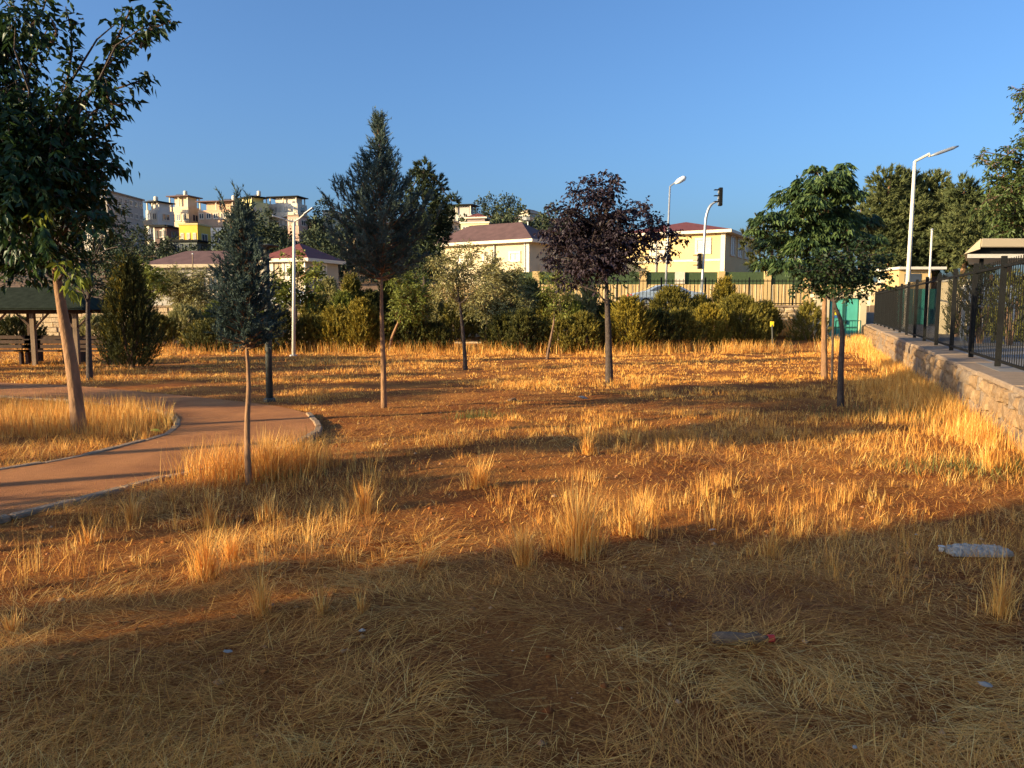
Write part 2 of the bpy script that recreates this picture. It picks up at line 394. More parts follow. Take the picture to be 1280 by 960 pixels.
if len(slots) > 300:
    r = M()
    for s, L, z0, hh in slots[300:]:
        p = WL(s+L*.46, .06-random.uniform(0, .06), z0+hh/2); r.box(p, (L*.95, .22, hh*.9), wa+random.uniform(-.05, .05))
    tag(r.build("far_stones", MT['rock'], wall), kind='stuff')
# concrete coping slabs, slightly uneven, overhanging a little
s = 3.5; i = 0
while s < 42.2:
    L = 2.35 if i % 2 else 2.1
    L = min(L, (42.3-s)/.929); off = random.uniform(-.035, .03)
    k = M(); p = WL(s, .02+off, .515+random.uniform(-.008, .012)); k.par(p, WD*(L-.012), -WN*(.62-off), (0, 0, .085))
    k.build("coping_slab", MT['concrete'], wall, bevel=.02); s += L*.929; i += 1
# ------------------------------------------------------------------ black bar fence on the wall
fence = thing("bar_fence", "black metal bar fence standing on the stone retaining wall along the street", "fence", tuple(WL(12, .46, .62)))
FB = np.array(fence.location)
def FL(Y, z): p = WL(Y, .46, z); return p-FB
Ys = [8.1+2.24*i for i in range(16)]
pm = M().box((0, 0, .88), (.078, .078, 1.76), wa).mesh("post", MT['black_metal'])
for y in Ys: link("post", pm, None, fence, tuple(FL(y, .626)))
def railpart(z, h):
    k = M(); p = FL(4, z); k.par(p+WN*.018, WD*(38.2/.929), -WN*.036, (0, 0, h)); link("rail", k.mesh("rail", MT['black_metal']), None, fence)
railpart(.70, .04); railpart(2.20, .045)
bmh = M().box((0, 0, .815), (.011, .011, 1.63), wa).mesh("bar", MT['black_metal'])
y = 8.1+.12; nb = 0
while y < 42.1:
    if min(abs(y-q) for q in Ys) > .06: link("bar", bmh, None, fence, tuple(FL(y, .70))); nb += 1
    y += .138
# ------------------------------------------------------------------ rubble retaining wall under the road, railing, boundary wall
rub = thing("rubble_wall", "cream rubble stone wall carrying the road behind the row of bushes", "wall", (0, 44.3, -.2))
M().par((-60, 44.45, -1.0), (77, 0, 0), (0, .45, 0), (0, 0, 2.52)).build("wall_core", MT['rubble'], rub)
rr = [rock_mesh(40+i, MT['rubble']) for i in range(5)]
cnt = 0; rest = M()
for row in range(6):
    x = -33+random.uniform(0, .4)
    while x < 17:
        L = random.uniform(.45, .85); zc = -.05+row*.28
        vis = (x > 0) and zc > .35
        if vis and cnt < 290:
            o = link("stone", random.choice(rr), None, rub, (x+L/2, 44.46-44.3, zc+.2)); o.scale = (L*1.08, .36, .31); o.rotation_euler = (0, random.uniform(-.1, .1), random.uniform(-.1, .1)); cnt += 1
        else: rest.box((x+L/2, 44.44-random.uniform(0, .08), zc), (L*.94, .3, .25), random.uniform(-.08, .08))
        x += L
tag(rest.build("small_stones", MT['rubble'], rub), kind='stuff')
cpg = M().par((-60, 44.35, 1.52), (77, 0, 0), (0, .5, 0), (0, 0, .1)); cpg.build("coping", MT['concrete'], rub)
# lower broken terrace of cream blocks left of centre
ter = thing("terrace_wall", "low broken terrace of cream stone blocks showing through the bushes left of centre", "wall", (-15, 38.5, -.4))
cnt = 0
for row in range(3):
    x = -32
    while x < 3:
        L = random.uniform(.5, 1.0)
        if row == 0 or vnoise(x, 0, 2.5, 9) > .3+.2*row:
            o = link("stone", random.choice(rr), None, ter, (x+L/2+15, random.uniform(-.1, .1), .05+row*.29)); o.scale = (L*1.05, .5, .36); o.rotation_euler = (random.uniform(-.08, .08), random.uniform(-.05, .05), random.uniform(-.2, .2)); cnt += 1
        x += L+.05
rail = thing("road_railing", "thin dark bar railing on the rubble wall in front of the silver car", "railing", (0, 44.6, 1.62))
rf = np.array(rail.location)
bm_ = M().box((0, 0, .74), (.028, .028, 1.5)).mesh("bar", MT['black_metal'])
pm_ = M().box((0, 0, .78), (.08, .08, 1.62)).mesh("post", MT['black_metal'])
x = 1.0; j = 0
while x < 16.8:
    link("post" if j % 12 == 0 else "bar", pm_ if j % 12 == 0 else bm_, None, rail, (x, 0, 0)); x += .21; j += 1
for z in (.1, 1.38):
    k = M().box((6.3, 0, z), (21, .05, .05)); link("rail", k.mesh("rail", MT['black_metal']), None, rail)
lb = M(); x = -4.2
while x < 0.9: lb.box((x, 44.6, 2.36), (.028, .028, 1.5)); x += .21
tag(lb.build("hidden_bars", MT['black_metal'], rail), kind='stuff')
bw = thing("boundary_wall", "long cream boundary wall with pillars and a green screen above, across the road", "wall", (10, 62.4, 1.5))
# wall top photo y=355, screen top y=340
zt = P(900, 355.5, 62.4)[2]; zs = P(900, 340, 62.4)[2]
M().par((-7, 62.4, 1.2), (36, 0, 0), (0, .3, 0), (0, 0, zt-1.2)).build("wall_face", MT['palings'], bw)
M().par((-1, 62.5, zt), (30, 0, 0), (0, .06, 0), (0, 0, zs-zt)).build("green_screen", MT['meshgreen'], bw)
for px in (670, 804, 902, 960, 1010):
    x = P(px, 350, 62.3)[0]; M().box((x, 62.47, (1.2+zs+.06)/2), (.55, .30, zs+.06-1.2)).build("pillar", MT['palings'], bw)
g = M(); x = -7.
while x < 29: g.box((x, 62.39, (1.4+zt)/2), (.05, .04, zt-1.5)); x += .45
tag(g.build("wall_ribs", MT['cream'], bw), kind='stuff')
pl = P(851, 347, 62.0); plate = M().box((pl[0], 62.34, pl[2]), (.78, .03, .95)); tag(plate.build("wall_plate", MT['trim']), "small square white plate on the green screen right of the dark purple tree", "sign")

nq = 2600; Yq_ = rng.uniform(2.6, 14, nq); Xq_ = Yq_*rng.uniform(-.72, .72, nq); kq = ~inpoly(Xq_, Yq_, path_poly) & ((Xq_-(5.97+.399*(Yq_-9)))*.929 < -.1); Xq_ = Xq_[kq]; Yq_ = Yq_[kq]; nq = len(Xq_)
oc = nrm(np.array([[1, 0, 0], [-1, 0, 0], [0, 1, 0], [0, -1, 0], [0, 0, 1], [0, 0, -.4]], float)); of = np.array([[0, 2, 4], [2, 1, 4], [1, 3, 4], [3, 0, 4], [2, 0, 5], [1, 2, 5], [3, 1, 5], [0, 3, 5]])
sz_ = (.006+.022*rng.uniform(0, 1, nq)**4)[:, None, None]; Vc = oc[None]*sz_*rng.uniform(.5, 1.3, (nq, 6, 3))*[1, 1, .7]+np.stack([Xq_, Yq_, gz(Xq_, Yq_)+relief(Xq_, Yq_)+.003], 1)[:, None, :]
MT['clod'] = leafmat("soil_clod", [(.16, .045, .014), (.34, .12, .035), (.5, .30, .16)], 0, .95, .05)
tag(link("soil_clods", fast_mesh("soil_clods", Vc, (np.arange(nq)[:, None, None]*6+of[None]), np.repeat(rng.uniform(0, 1, nq)**1.6, 8)), MT['clod']), "small clods and chips of soil strewn over the near field", "soil", kind='stuff')
# ------------------------------------------------------------------ foliage generators
def rdir(n): return nrm(rng.normal(size=(n, 3)))
def leaf_geo(Pp, D, L, W, fold=.25):
    n = len(Pp); D = nrm(D); S = nrm(np.cross(D, nrm(np.array([0, 0, 1.])+rng.normal(0, .55, (n, 3))))); N = np.cross(S, D)
    L = np.asarray(L).reshape(-1, 1)*np.ones((n, 1)); W = np.asarray(W).reshape(-1, 1)*np.ones((n, 1))
    tip = D*L; tip[:, 2] -= (L*.18)[:, 0]
    V = np.stack([Pp, Pp+D*L*.42+S*W/2+N*fold*W, Pp+tip, Pp+D*L*.42-S*W/2+N*fold*W], 1)
    i = np.arange(n)[:, None]*4
    T = np.concatenate([i+[0, 1, 2], i+[0, 2, 3]], 1).reshape(-1, 3)
    return V.reshape(-1, 3), T
def sliver_geo(Pp, D, L, W):
    n = len(Pp); D = nrm(D); S = nrm(np.cross(D, rdir(n)))
    L = np.asarray(L).reshape(-1, 1)*np.ones((n, 1)); W = np.asarray(W).reshape(-1, 1)*np.ones((n, 1))
    V = np.stack([Pp-S*W/2, Pp+S*W/2, Pp+D*L], 1); T = np.arange(n*3).reshape(-1, 3)
    return V.reshape(-1, 3), T
def clump_leaves(clumps, dens, L, W, droop=.35, twl=.75, perm=26, flat=1.):
    """clumps: (centre, radius). Twigs leave random points of each clump outward, leaves alternate along them."""
    PP = []; DD = []; TT = []; tw = []
    for c, r in clumps:
        c = np.array(c); nt_ = max(4, int(dens*r*r)); u = rdir(nt_); st = c+u*r*rng.uniform(.0, .75, (nt_, 1))*[1, 1, flat]
        d = nrm(u*[1, 1, .8]+rng.normal(0, .45, (nt_, 3))+[0, 0, .15]); ln = r*twl*rng.uniform(.45, 1.1, nt_)
        base = rng.uniform(0, 1)
        for i in range(nt_):
            k = max(3, int(ln[i]*perm)); t = (np.arange(k)+rng.uniform(0, 1, k))/k
            pts = st[i]+d[i]*(ln[i]*t)[:, None]; pts[:, 2] -= .25*ln[i]*t*t
            side = nrm(np.cross(d[i], [0, 0, 1.])+1e-3)*np.where(np.arange(k) % 2, 1, -1)[:, None]
            PP.append(pts); DD.append(nrm(d[i]*.6+side*.8+rng.normal(0, .35, (k, 3))-[0, 0, droop]))
            TT.append(np.clip(.25*base+.3*rng.uniform(0, 1)+.45*rng.uniform(0, 1, k), 0, 1)); 
            if i % 3 == 0: tw.append((st[i]*.4+c*.6, st[i], st[i]+d[i]*ln[i]*.8))
    PP = np.concatenate(PP); DD = np.concatenate(DD); TT = np.concatenate(TT); n = len(PP)
    s = rng.uniform(.65, 1.15, n)
    V, T = leaf_geo(PP, DD, L*s, W*s)
    return V, T, np.repeat(TT, 2), tw
def limb_pts(a, b, sag=.12, n=4):
    a = np.array(a); b = np.array(b); out = []
    for i in range(n+1):
        t = i/n; p = a*(1-t)+b*t; p = p+np.array([0, 0, 1.])*np.linalg.norm(b-a)*sag*math.sin(math.pi*t)
        if 0 < i < n: p = p+rng.normal(0, .02*np.linalg.norm(b-a), 3)
        out.append(p)
    return out
def broad_tree(name, label, cat, base, trunk, rad, clumps, leaf, lm, barkm, dens=60, droop=.35, group=None, perm=26, twl=.75, extra=None, limbs=True, flat=1., leafobj=0, limbm=None):
    """base: world point; trunk: world polyline; clumps: (centre, r)"""
    t = thing(name, label, cat, tuple(base), group=group)
    k = M(); m_ = len(trunk); rads = [rad*(1.25 if i == 0 else 1-.72*(i/(m_-1))**1.5) for i in range(m_)]
    tr = [np.array(p, float) for p in trunk]; tr[0] = tr[0]-[0, 0, .15]
    k.tube(smooth_poly(tr, 3), list(np.interp(np.linspace(0, m_-1, (m_-1)*3+1), range(m_), rads)), 10)
    k.build("trunk", barkm, t, smooth=True)
    V, T, tint, tw = clump_leaves(clumps, dens, leaf[0], leaf[1], droop, twl, perm, flat)
    if limbs:
        k = M(); top = tr[-1]
        for c, r in clumps:
            c = np.array(c); j = min(range(len(tr)//2, len(tr)), key=lambda q: np.linalg.norm(tr[q]-c)+(tr[q][2] > c[2])*1.5)
            k.tube(limb_pts(tr[j], c), [rad*.30, rad*.24, rad*.18, rad*.12, rad*.06], 6)
        for a, b2, c2 in tw:
            k.tube([a, b2, c2], [rad*.1, rad*.07, rad*.03], 3, cap=False)
        k.build("branches", limbm or barkm, t)
    if extra is not None:
        V2, T2, t2 = extra; T = np.concatenate([T, T2+len(V)]); V = np.concatenate([V, V2]); tint = np.concatenate([tint, t2])
    if leafobj:                                   # nearest leaves become objects of their own
        nl = len(V)//4; Q = V.reshape(nl, 4, 3); cen = Q.mean(1); sel = np.argsort(cen[:, 1]+rng.normal(0, .25, nl)+.6*(np.abs(cen[:, 0]/cen[:, 1]+.55) > .16))[:leafobj]
        base_me = []
        for b_ in range(4):
            vv = np.array([[0, 0, 0], [.42, .5, .25], [1, 0, -.18], [.42, -.5, .25]]); me = fast_mesh("leaf", vv, [[0, 1, 2], [0, 2, 3]], [b_/3]*2); me.materials.append(lm); base_me.append(me)
        from mathutils import Matrix
        for s_ in sel:
            q = Q[s_]; d = q[2]-q[0]; L_ = np.linalg.norm(d); d = d/L_; sdv = q[1]-q[3]; W_ = np.linalg.norm(sdv); sdv = nrm(sdv-d*np.dot(sdv, d)); nn = np.cross(d, sdv)
            o = link("leaf", base_me[int(min(3, tint[2*s_]*4))], None, t)
            mtx = Matrix(((d[0]*L_, sdv[0]*W_, nn[0]*W_, q[0][0]-base[0]), (d[1]*L_, sdv[1]*W_, nn[1]*W_, q[0][1]-base[1]), (d[2]*L_, sdv[2]*W_, nn[2]*W_, q[0][2]-base[2]), (0, 0, 0, 1)))
            o.matrix_local = mtx
        keep = np.ones(nl, bool); keep[sel] = False
        Q = Q[keep]; V = Q.reshape(-1, 3); i = np.arange(len(Q))[:, None]*4; T = np.concatenate([i+[0, 1, 2], i+[0, 2, 3]], 1).reshape(-1, 3); tint = np.repeat(tint[::2][keep], 2)
    me = fast_mesh("crown", V-np.array(base), T, tint); o = link("crown", me, lm, t)
    if leafobj: tag(o, kind='stuff')
    return t
def spray(PP, DD, ln, n, L, W, spread=.5, tint0=None):
    """feathery sprays: from each point a branchlet with n slivers along it"""
    m_ = len(PP); t = rng.uniform(0, 1, (m_, n)); d = nrm(DD)[:, None, :]; pts = PP[:, None, :]+d*(ln.reshape(-1, 1)*t)[:, :, None]
    dd = nrm(d+rng.normal(0, spread, (m_, n, 3))+[0, 0, .15])
    V, T = sliver_geo(pts.reshape(-1, 3), dd.reshape(-1, 3), L*rng.uniform(.6, 1.2, m_*n), W)
    tn = np.clip((rng.uniform(0, 1, (m_, 1)) if tint0 is None else tint0.reshape(-1, 1))*.6+.4*rng.uniform(0, 1, (m_, n)), 0, 1).ravel()
    return V, T, tn
def conifer(name, label, cat, base, trunk, rad, zlo, zhi, prof, nb, lm, barkm, up=.9, per=26, n=22, L=.07, W=.011, bl=.26, group=None, wisps=(), tipup=.6):
    t = thing(name, label, cat, tuple(base), group=group); base = np.array(base); tr = [np.array(p, float) for p in trunk]; tr[0] = tr[0]-[0, 0, .15]
    m_ = len(tr); k = M().tube(smooth_poly(tr, 3), list(np.linspace(rad, rad*.35, (m_-1)*3+1)), 9); 
    top = tr[-1]; lead = np.array([top[0], top[1], zhi]); k.tube([top, lead], [rad*.35, rad*.08], 6)
    k.build("trunk", barkm, t, smooth=True)
    kb = M(); PP = []; DD = []; LN = []; TN = []
    def branch(p0, az, ln, upk, tn):
        d0 = np.array([math.cos(az), math.sin(az), 0]); pts = []
        for s in np.linspace(0, 1, 6): pts.append(p0+d0*ln*s*(1-.15*s)+np.array([0, 0, 1.])*(upk*ln*s*s+.15*ln*s))
        pts = np.array(pts); kb.tube(pts[::2], [.012, .009, .004], 4, cap=False)
        q = max(5, int(per*ln/.7)); s = rng.uniform(.12, 1, q)**.8*5; i = np.minimum(s.astype(int), 4); f = (s-i)[:, None]
        pp = pts[i]*(1-f)+pts[i+1]*f; dr = nrm(pts[i+1]-pts[i])
        DD.append(nrm(dr*.9+rng.normal(0, .55, (q, 3))+[0, 0, tipup*.6])); PP.append(pp); LN.append(bl*rng.uniform(.5, 1.15, q)*(1-.35*s/5)); TN.append(np.clip(tn+rng.normal(0, .12, q), 0, 1))
    for i in range(nb):
        f = (i+rng.uniform(0, 1))/nb; z = zlo+(zhi-zlo)*f
        cx = np.interp(z, [p[2] for p in tr]+[zhi+.001], [p[0] for p in tr]+[lead[0]]); cy = np.interp(z, [p[2] for p in tr]+[zhi+.001], [p[1] for p in tr]+[lead[1]])
        az = i*2.399+rng.uniform(-.4, .4); ln = prof(f)*rng.uniform(.62, 1.22)
        branch(np.array([cx, cy, z-ln*.12]), az, ln, up*rng.uniform(.4, 1.15)*(.22+1.1*f), rng.uniform(.1, .8))
    for p0, d, ln in wisps: 
        PP.append(np.linspace(0, 1, 9)[:, None]*np.array(d)*ln+np.array(p0)); DD.append(nrm(np.array([d]*9)+rng.normal(0, .25, (9, 3)))); LN.append(np.full(9, .12)); TN.append(np.full(9, .4))
        kb.tube([p0, np.array(p0)+np.array(d)*ln], [.008, .003], 4)
    kb.build("branches", barkm, t)
    V, T, tn = spray(np.concatenate(PP), np.concatenate(DD), np.concatenate(LN), n, L, W, .42, np.concatenate(TN))
    link("crown", fast_mesh("crown", V-base, T, tn), lm, t)
    return t
def C(px, py, r, Y): return (P(px, py, Y), r/F*Y)
def cl(Y, lst, dy=.55):
    """px clumps (x, y, r) -> world clumps with some spread in depth"""
    return [C(x, y, r, Y+rng.uniform(-dy, dy)*(1 if len(q) == 0 else q[0])) for x, y, r, *q in lst]
# ------------------------------------------------------------------ near trees
# 1. mulberry on the path island
b0 = G(100, 541); Y0 = b0[1]
arms_px = [[(60, 210), (105, 130), (140, 75), (175, 45), (214, 26)], [(105, 175), (130, 120), (155, 108), (188, 96)], [(120, 110), (150, 40), (165, 8)], [(175, 60), (195, 20), (205, -4)],
           [(80, 190), (120, 170), (148, 140)], [(95, 225), (125, 205), (158, 214)], [(75, 150), (90, 60), (82, 8)], [(20, 170), (35, 90), (60, 35)], [(100, 215), (118, 190), (140, 186)],
           [(60, 60), (70, 40), (62, 20)], [(30, 40), (50, 20), (60, -10)], [(130, 105), (140, 130), (163, 128)]]
PPa = []; DDa = []; armlimb = []
for ai, arm in enumerate(arms_px):
    ya = Y0+rng.uniform(-.5, .4); pts = np.array(smooth_poly([P(x, y, ya) for x, y in arm], 6)); armlimb.append(pts)
    d = np.concatenate([[0], np.cumsum(np.linalg.norm(np.diff(pts, axis=0), axis=1))]); k = int(d[-1]*85); s = np.sort(rng.uniform(0, 1, k)**.8)*d[-1]
    q = np.stack([np.interp(s, d, pts[:, i]) for i in range(3)], 1); dr = nrm(np.stack([np.interp(s+.05, d, pts[:, i]) for i in range(3)], 1)-q+1e-6)
    PPa.append(q+rng.normal(0, .06, q.shape)); DDa.append(nrm(dr*.5+rng.normal(0, .5, q.shape)+[.25, 0, -.55]))
PPa = np.concatenate(PPa); DDa = np.concatenate(DDa); sca = rng.uniform(.7, 1.2, len(PPa))
V2, T2 = leaf_geo(PPa, DDa, .125*sca, .062*sca); t2 = np.repeat(rng.uniform(.1, .9, len(PPa)), 2)
mc = cl(Y0, [(30, 170, 55), (60, 230, 55), (95, 250, 42), (20, 260, 60), (70, 300, 40), (30, 330, 35), (0, 110, 50), (5, 60, 42), (20, 20, 36), (95, 200, 38), (70, 160, 42), (100, 130, 24),
             (130, 95, 20), (150, 62, 20), (110, 180, 30), (125, 225, 22), (112, 275, 30), (150, 25, 18), (75, 120, 26), (-30, 150, 70), (-60, 240, 80), (-40, 60, 60), (-100, 140, 90), (60, 200, 50, 1.4), (20, 220, 60, 1.4), (-20, 310, 45), (185, 30, 14), (90, 325, 20), (140, 200, 14),(140,130,14)], .8)
tree1 = broad_tree("mulberry_tree", "large-leaved dark green tree with leaning tan trunk on the grass island inside the path bend", "tree", b0,
    [b0, P(94, 490, Y0), P(87, 440, Y0), P(79, 395, Y0), P(72, 352, Y0), P(66, 310, Y0), P(50, 240, Y0)], .088, mc, (.125, .062), MT['mulberry'], MT['bark_light'], dens=320, droop=.75, perm=26, limbm=MT['bark_dark'], extra=(V2, T2, t2), leafobj=300)
k = M()
for pts in armlimb: k.tube(pts[::2], list(np.linspace(.022, .006, len(pts[::2]))), 5)
k.build("arm_branches", MT['bark'], tree1)
yc = cl(Y0-.9, [(48, 275, 11), (92, 342, 15), (72, 332, 11), (88, 362, 12), (58, 262, 7)], .1)
V, T, tn, _ = clump_leaves(yc, 260, .15, .06, 1.1, .8, 26)
link("sunlit_leaves", fast_mesh("sunlit_leaves", V-b0, T, tn), MT['mulberry_sunlit'], tree1)  # leaf clusters catching the sun, their light put into a brighter leaf colour
# 2. small blue cypress in front of the path
b = G(311, 607); Y = b[1]
def zt_(px, py, Y): return P(px, py, Y)[2]
conifer("blue_cypress", "slim small blue-green conifer with bare pale trunk beside the path, nearest the camera", "tree", b, [b, P(309, 540, Y), P(311, 480, Y), P(308, 430, Y)], .034,
        zt_(308, 432, Y), zt_(300, 270, Y), lambda f: float(np.interp(f, [0, .05, .35, .6, .8, 1], [.24, .31, .27, .17, .09, .03])), 160, MT['cypress_dark'], MT['bark_light'], up=1.0, per=34, n=22, L=.045, W=.0085, bl=.16,
        wisps=[(P(300, 268, Y), (-.15, 0, 1), .16), (P(290, 285, Y), (-.3, 0, 1), .22), (P(310, 275, Y), (.1, 0, 1), .12)])
# 3. tall cypress left of centre
b = G(480, 512); Y = b[1]
conifer("cypress_tree", "tall feathery grey-green cypress with pointed top and straight orange-brown trunk left of centre", "tree", b, [b, P(479, 450, Y), P(477, 395, Y), P(477, 345, Y)], .055,
        zt_(477, 348, Y), zt_(470, 152, Y), lambda f: np.interp(f, [0, .07, .25, .42, .58, .75, 1], [.45, .78, .93, .72, .44, .20, .04]), 190, MT['cypress'], MT['bark_light'], up=1.0, per=30, n=24, L=.055, W=.010, bl=.24,
        wisps=[(P(418, 262, Y), (-.5, 0, .8), .32), (P(424, 250, Y), (-.35, 0, 1), .22), (P(432, 245, Y), (-.2, 0, 1), .2), (P(468, 160, Y), (0, 0, 1), .2), (P(545, 275, Y), (.3, 0, .8), .2)])
MT['pine_dark'] = leafmat("dark_pine_needles", [(.022, .035, .016), (.05, .068, .028), (.10, .115, .045)], .1, .8)
# 4. pine right behind it
Yp = 38; bp_ = np.array([*P(531, 440, Yp)[:2], float(gz(0, Yp))])
pcl = [C(x, y, r, Yp+rng.uniform(-.6, .6)) for x, y, r in [(530, 212, 12), (520, 228, 14), (542, 232, 15), (530, 255, 20), (550, 262, 14), (566, 252, 9), (545, 285, 20), (520, 290, 24), (556, 290, 11), (535, 320, 22), (515, 330, 20), (545, 340, 14), (508, 250, 10), (562, 270, 8)]]
def pine(name, label, base, trunk, rad, clumps, lm, dens=110, L=.16, W=.03, group=None, bark='bark', n=14, cat="tree"):
    base = np.array(base)
    t = thing(name, label, cat, tuple(base), group=group); tr = [np.array(p, float) for p in trunk]; tr[0] = tr[0]-[0, 0, .2]
    k = M().tube(tr, list(np.linspace(rad, rad*.4, len(tr))), 8); k.build("trunk", MT[bark], t, smooth=True); kb = M()
    PP = []; DD = []; LN = []; TN = []
    for c, r in clumps:
        c = np.array(c); m_ = max(8, int(dens*r*r)); u = rdir(m_); PP.append(c+u*r*rng.uniform(.35, 1, (m_, 1))); DD.append(nrm(u+[0, 0, .5]+rng.normal(0, .3, (m_, 3)))); LN.append(np.full(m_, min(.35, r*.35))*rng.uniform(.6, 1.2, m_)); TN.append(np.clip(rng.uniform(0, .8)+rng.normal(0, .15, m_), 0, 1))
        j = min(range(len(tr)), key=lambda q: np.linalg.norm(tr[q]-c)); kb.tube(limb_pts(tr[j], c, .05), [rad*.4, rad*.3, rad*.25, rad*.2, rad*.1], 5)
    kb.build("branches", MT[bark], t)
    V, T, tn = spray(np.concatenate(PP), np.concatenate(DD), np.concatenate(LN), n, L, W, .5, np.concatenate(TN))
    link("crown", fast_mesh("crown", V-base, T, tn), lm, t); return t
pine("pine_tree", "dark lumpy pine rising just right of and behind the tall cypress", bp_, [bp_, P(531, 380, Yp), P(530, 300, Yp), P(530, 212, Yp)], .14, pcl, MT['pine_dark'], dens=330, L=.2, W=.055, bark='bark_dark')
# 5. purple-leaved tree
b = G(762, 478); Y = b[1]
pc = cl(Y, [(735, 290, 34), (700, 300, 24), (710, 270, 20), (745, 245, 24), (765, 235, 16), (720, 240, 14), (770, 222, 9), (735, 225, 10), (770, 270, 24), (795, 300, 22), (820, 290, 18), (845, 293, 12), (805, 260, 13), (790, 262, 12), (835, 312, 14), (690, 325, 16), (720, 340, 22), (755, 330, 28),
            (780, 325, 16), (685, 290, 12), (855, 300, 7), (815, 278, 14), (825, 320, 9), (700, 350, 10), (755, 215, 7), (750, 300, 34), (775, 300, 26), (740, 320, 28), (690, 262, 8)], .7)
broad_tree("purple_plum_tree", "dark purple-leaved tree with a side branch reaching right, centre right of the field", "tree", b, [b, P(761, 440, Y), P(760, 405, Y), P(759, 380, Y), P(757, 340, Y), P(752, 290, Y)], .085, pc, (.105, .062),
           MT['plum'], MT['bark_dark'], dens=480, droop=.5, perm=26, twl=.8, group=None)
pt = bpy.context.scene.objects["purple_plum_tree"]
V, T, tn, _ = clump_leaves(cl(Y-.3, [(755, 358, 16), (775, 350, 12), (765, 372, 9), (785, 335, 12)], .2), 120, .09, .05, .5, .85, 22)
link("green_shoots", fast_mesh("green_shoots", V-b, T, tn), MT['plum_green'], pt)
tag(COL.objects['green_shoots'], kind='stuff'); tag(COL.objects['sunlit_leaves'], kind='stuff')
# 6. chestnut (behind) and dark round tree (front)
b = G(1031, 474); Y = b[1]
cc = cl(Y, [(1030, 232, 20), (1052, 240, 18), (1015, 255, 20), (1010, 235, 22), (1045, 225, 20), (985, 250, 20), (1030, 250, 26), (1065, 245, 16), (960, 275, 18), (1000, 275, 28), (1045, 275, 28), (1080, 280, 20), (945, 290, 10), (970, 305, 24), (1010, 310, 28), (1060, 305, 26), (1092, 300, 12), (960, 330, 16), (985, 335, 20), (1025, 335, 28), (1020, 212, 10), (1055, 208, 9), (1035, 290, 34)], .9)
# palmate leaves: five leaflets from each leaf point
def palmate(cl_, dens, L, W, size=1):
    PP = []; DD = []; TT = []; Ls = []
    for c, r in cl_:
        m_ = int(dens*r*r); u = rdir(m_); u[:, 2] = np.abs(u[:, 2])*.9-.25; p = np.array(c)+u*r*rng.uniform(.55, 1.12, (m_, 1)); tn = rng.uniform(0, 1, m_); out = nrm(u*[1, 1, .2]+rng.normal(0, .2, (m_, 3)))
        for a in (-1.15, -.6, 0, .6, 1.15):
            ca, sa = math.cos(a), math.sin(a); d = np.stack([out[:, 0]*ca-out[:, 1]*sa, out[:, 0]*sa+out[:, 1]*ca, out[:, 2]*.3-rng.uniform(.35, .9, m_)], 1)
            PP.append(p); DD.append(nrm(d)); TT.append(np.clip(tn+rng.normal(0, .08, m_), 0, 1)); Ls.append(np.full(m_, 1-.25*abs(a)))
    PP = np.concatenate(PP); DD = np.concatenate(DD); TT = np.concatenate(TT); Ls = np.concatenate(Ls)*rng.uniform(.8, 1.15, len(PP))
    V, T = leaf_geo(PP, DD, L*Ls, W*Ls, .18); return V, T, np.repeat(TT, 2)
broad_tree("chestnut_tree", "broad domed tree with drooping hand-shaped leaves and pale straight trunk, right of centre", "tree", b, [b, P(1030, 420, Y), P(1031, 370, Y), P(1032, 320, Y), P(1031, 285, Y)], .07, cc, (.1, .05),
           MT['chestnut'], MT['bark_light'], dens=130, droop=.6, limbm=MT['bark'], extra=palmate(cc, 620, .20, .065), perm=18)
sk = G(1040, 476); st = thing("tree_stake", "thin dark stake standing beside the pale chestnut trunk", "stake", tuple(sk)); M().tube([sk-[0, 0, .1], P(1042, 378, sk[1])], .03, 7).build("pole", MT['bark_dark'], st)
b = G(1051, 508); Y = b[1]
cc = cl(Y, [(1045, 345, 22), (1015, 350, 18), (1080, 345, 20), (1100, 340, 14), (995, 362, 10), (1065, 360, 17), (1030, 362, 14), (1090, 325, 16), (1060, 325, 22), (1030, 328, 20), (1108, 355, 10), (1000, 340, 12), (1105, 318, 10), (1080, 368, 8), (1048, 368, 10), (1075, 305, 14)], .55)
broad_tree("round_leaf_tree", "small dark green tree with thin bending dark trunk in front of the chestnut", "tree", b, [b, P(1051, 460, Y), P(1053, 420, Y), P(1050, 398, Y), P(1043, 378, Y), P(1045, 350, Y)], .05, cc, (.075, .052),
           MT['maple'], MT['bark_dark'], dens=1000, droop=.4, perm=28)
# 7. olives and saplings in front of the bushes
def small_tree(label, bpx, trunk_px, clumps_px, lm, leaf, dens, Y=None, bark='bark_dark', rad=.05, name="olive_tree", group="thin pale-leaved trees before the bushes", perm=20, droop=.1, cat="tree"):
    b = G(*bpx) if Y is None else np.array([P(*bpx, Y)[0], Y, float(gz(0, Y))]); Y = b[1]
    return broad_tree(name, label, cat, b, [b]+[P(x, y, Y) for x, y in trunk_px], rad, cl(Y, clumps_px, .6), (leaf[0]*1.1, leaf[1]*1.3), lm, MT[bark], dens=dens*14, droop=droop, group=group, perm=perm, twl=.95)
small_tree("pale olive-like tree with dark upright trunk, tallest of those just right of the tall cypress", (582, 462), [(580, 430), (577, 400), (575, 380), (570, 350)], [(575, 340, 20), (555, 350, 16), (598, 345, 16), (560, 325, 14), (590, 318, 14), (545, 330, 12), (570, 365, 20), (610, 360, 14), (575, 310, 10), (548, 365, 12), (598, 372, 14)], MT['olive'], (.095, .03), 55, rad=.06)
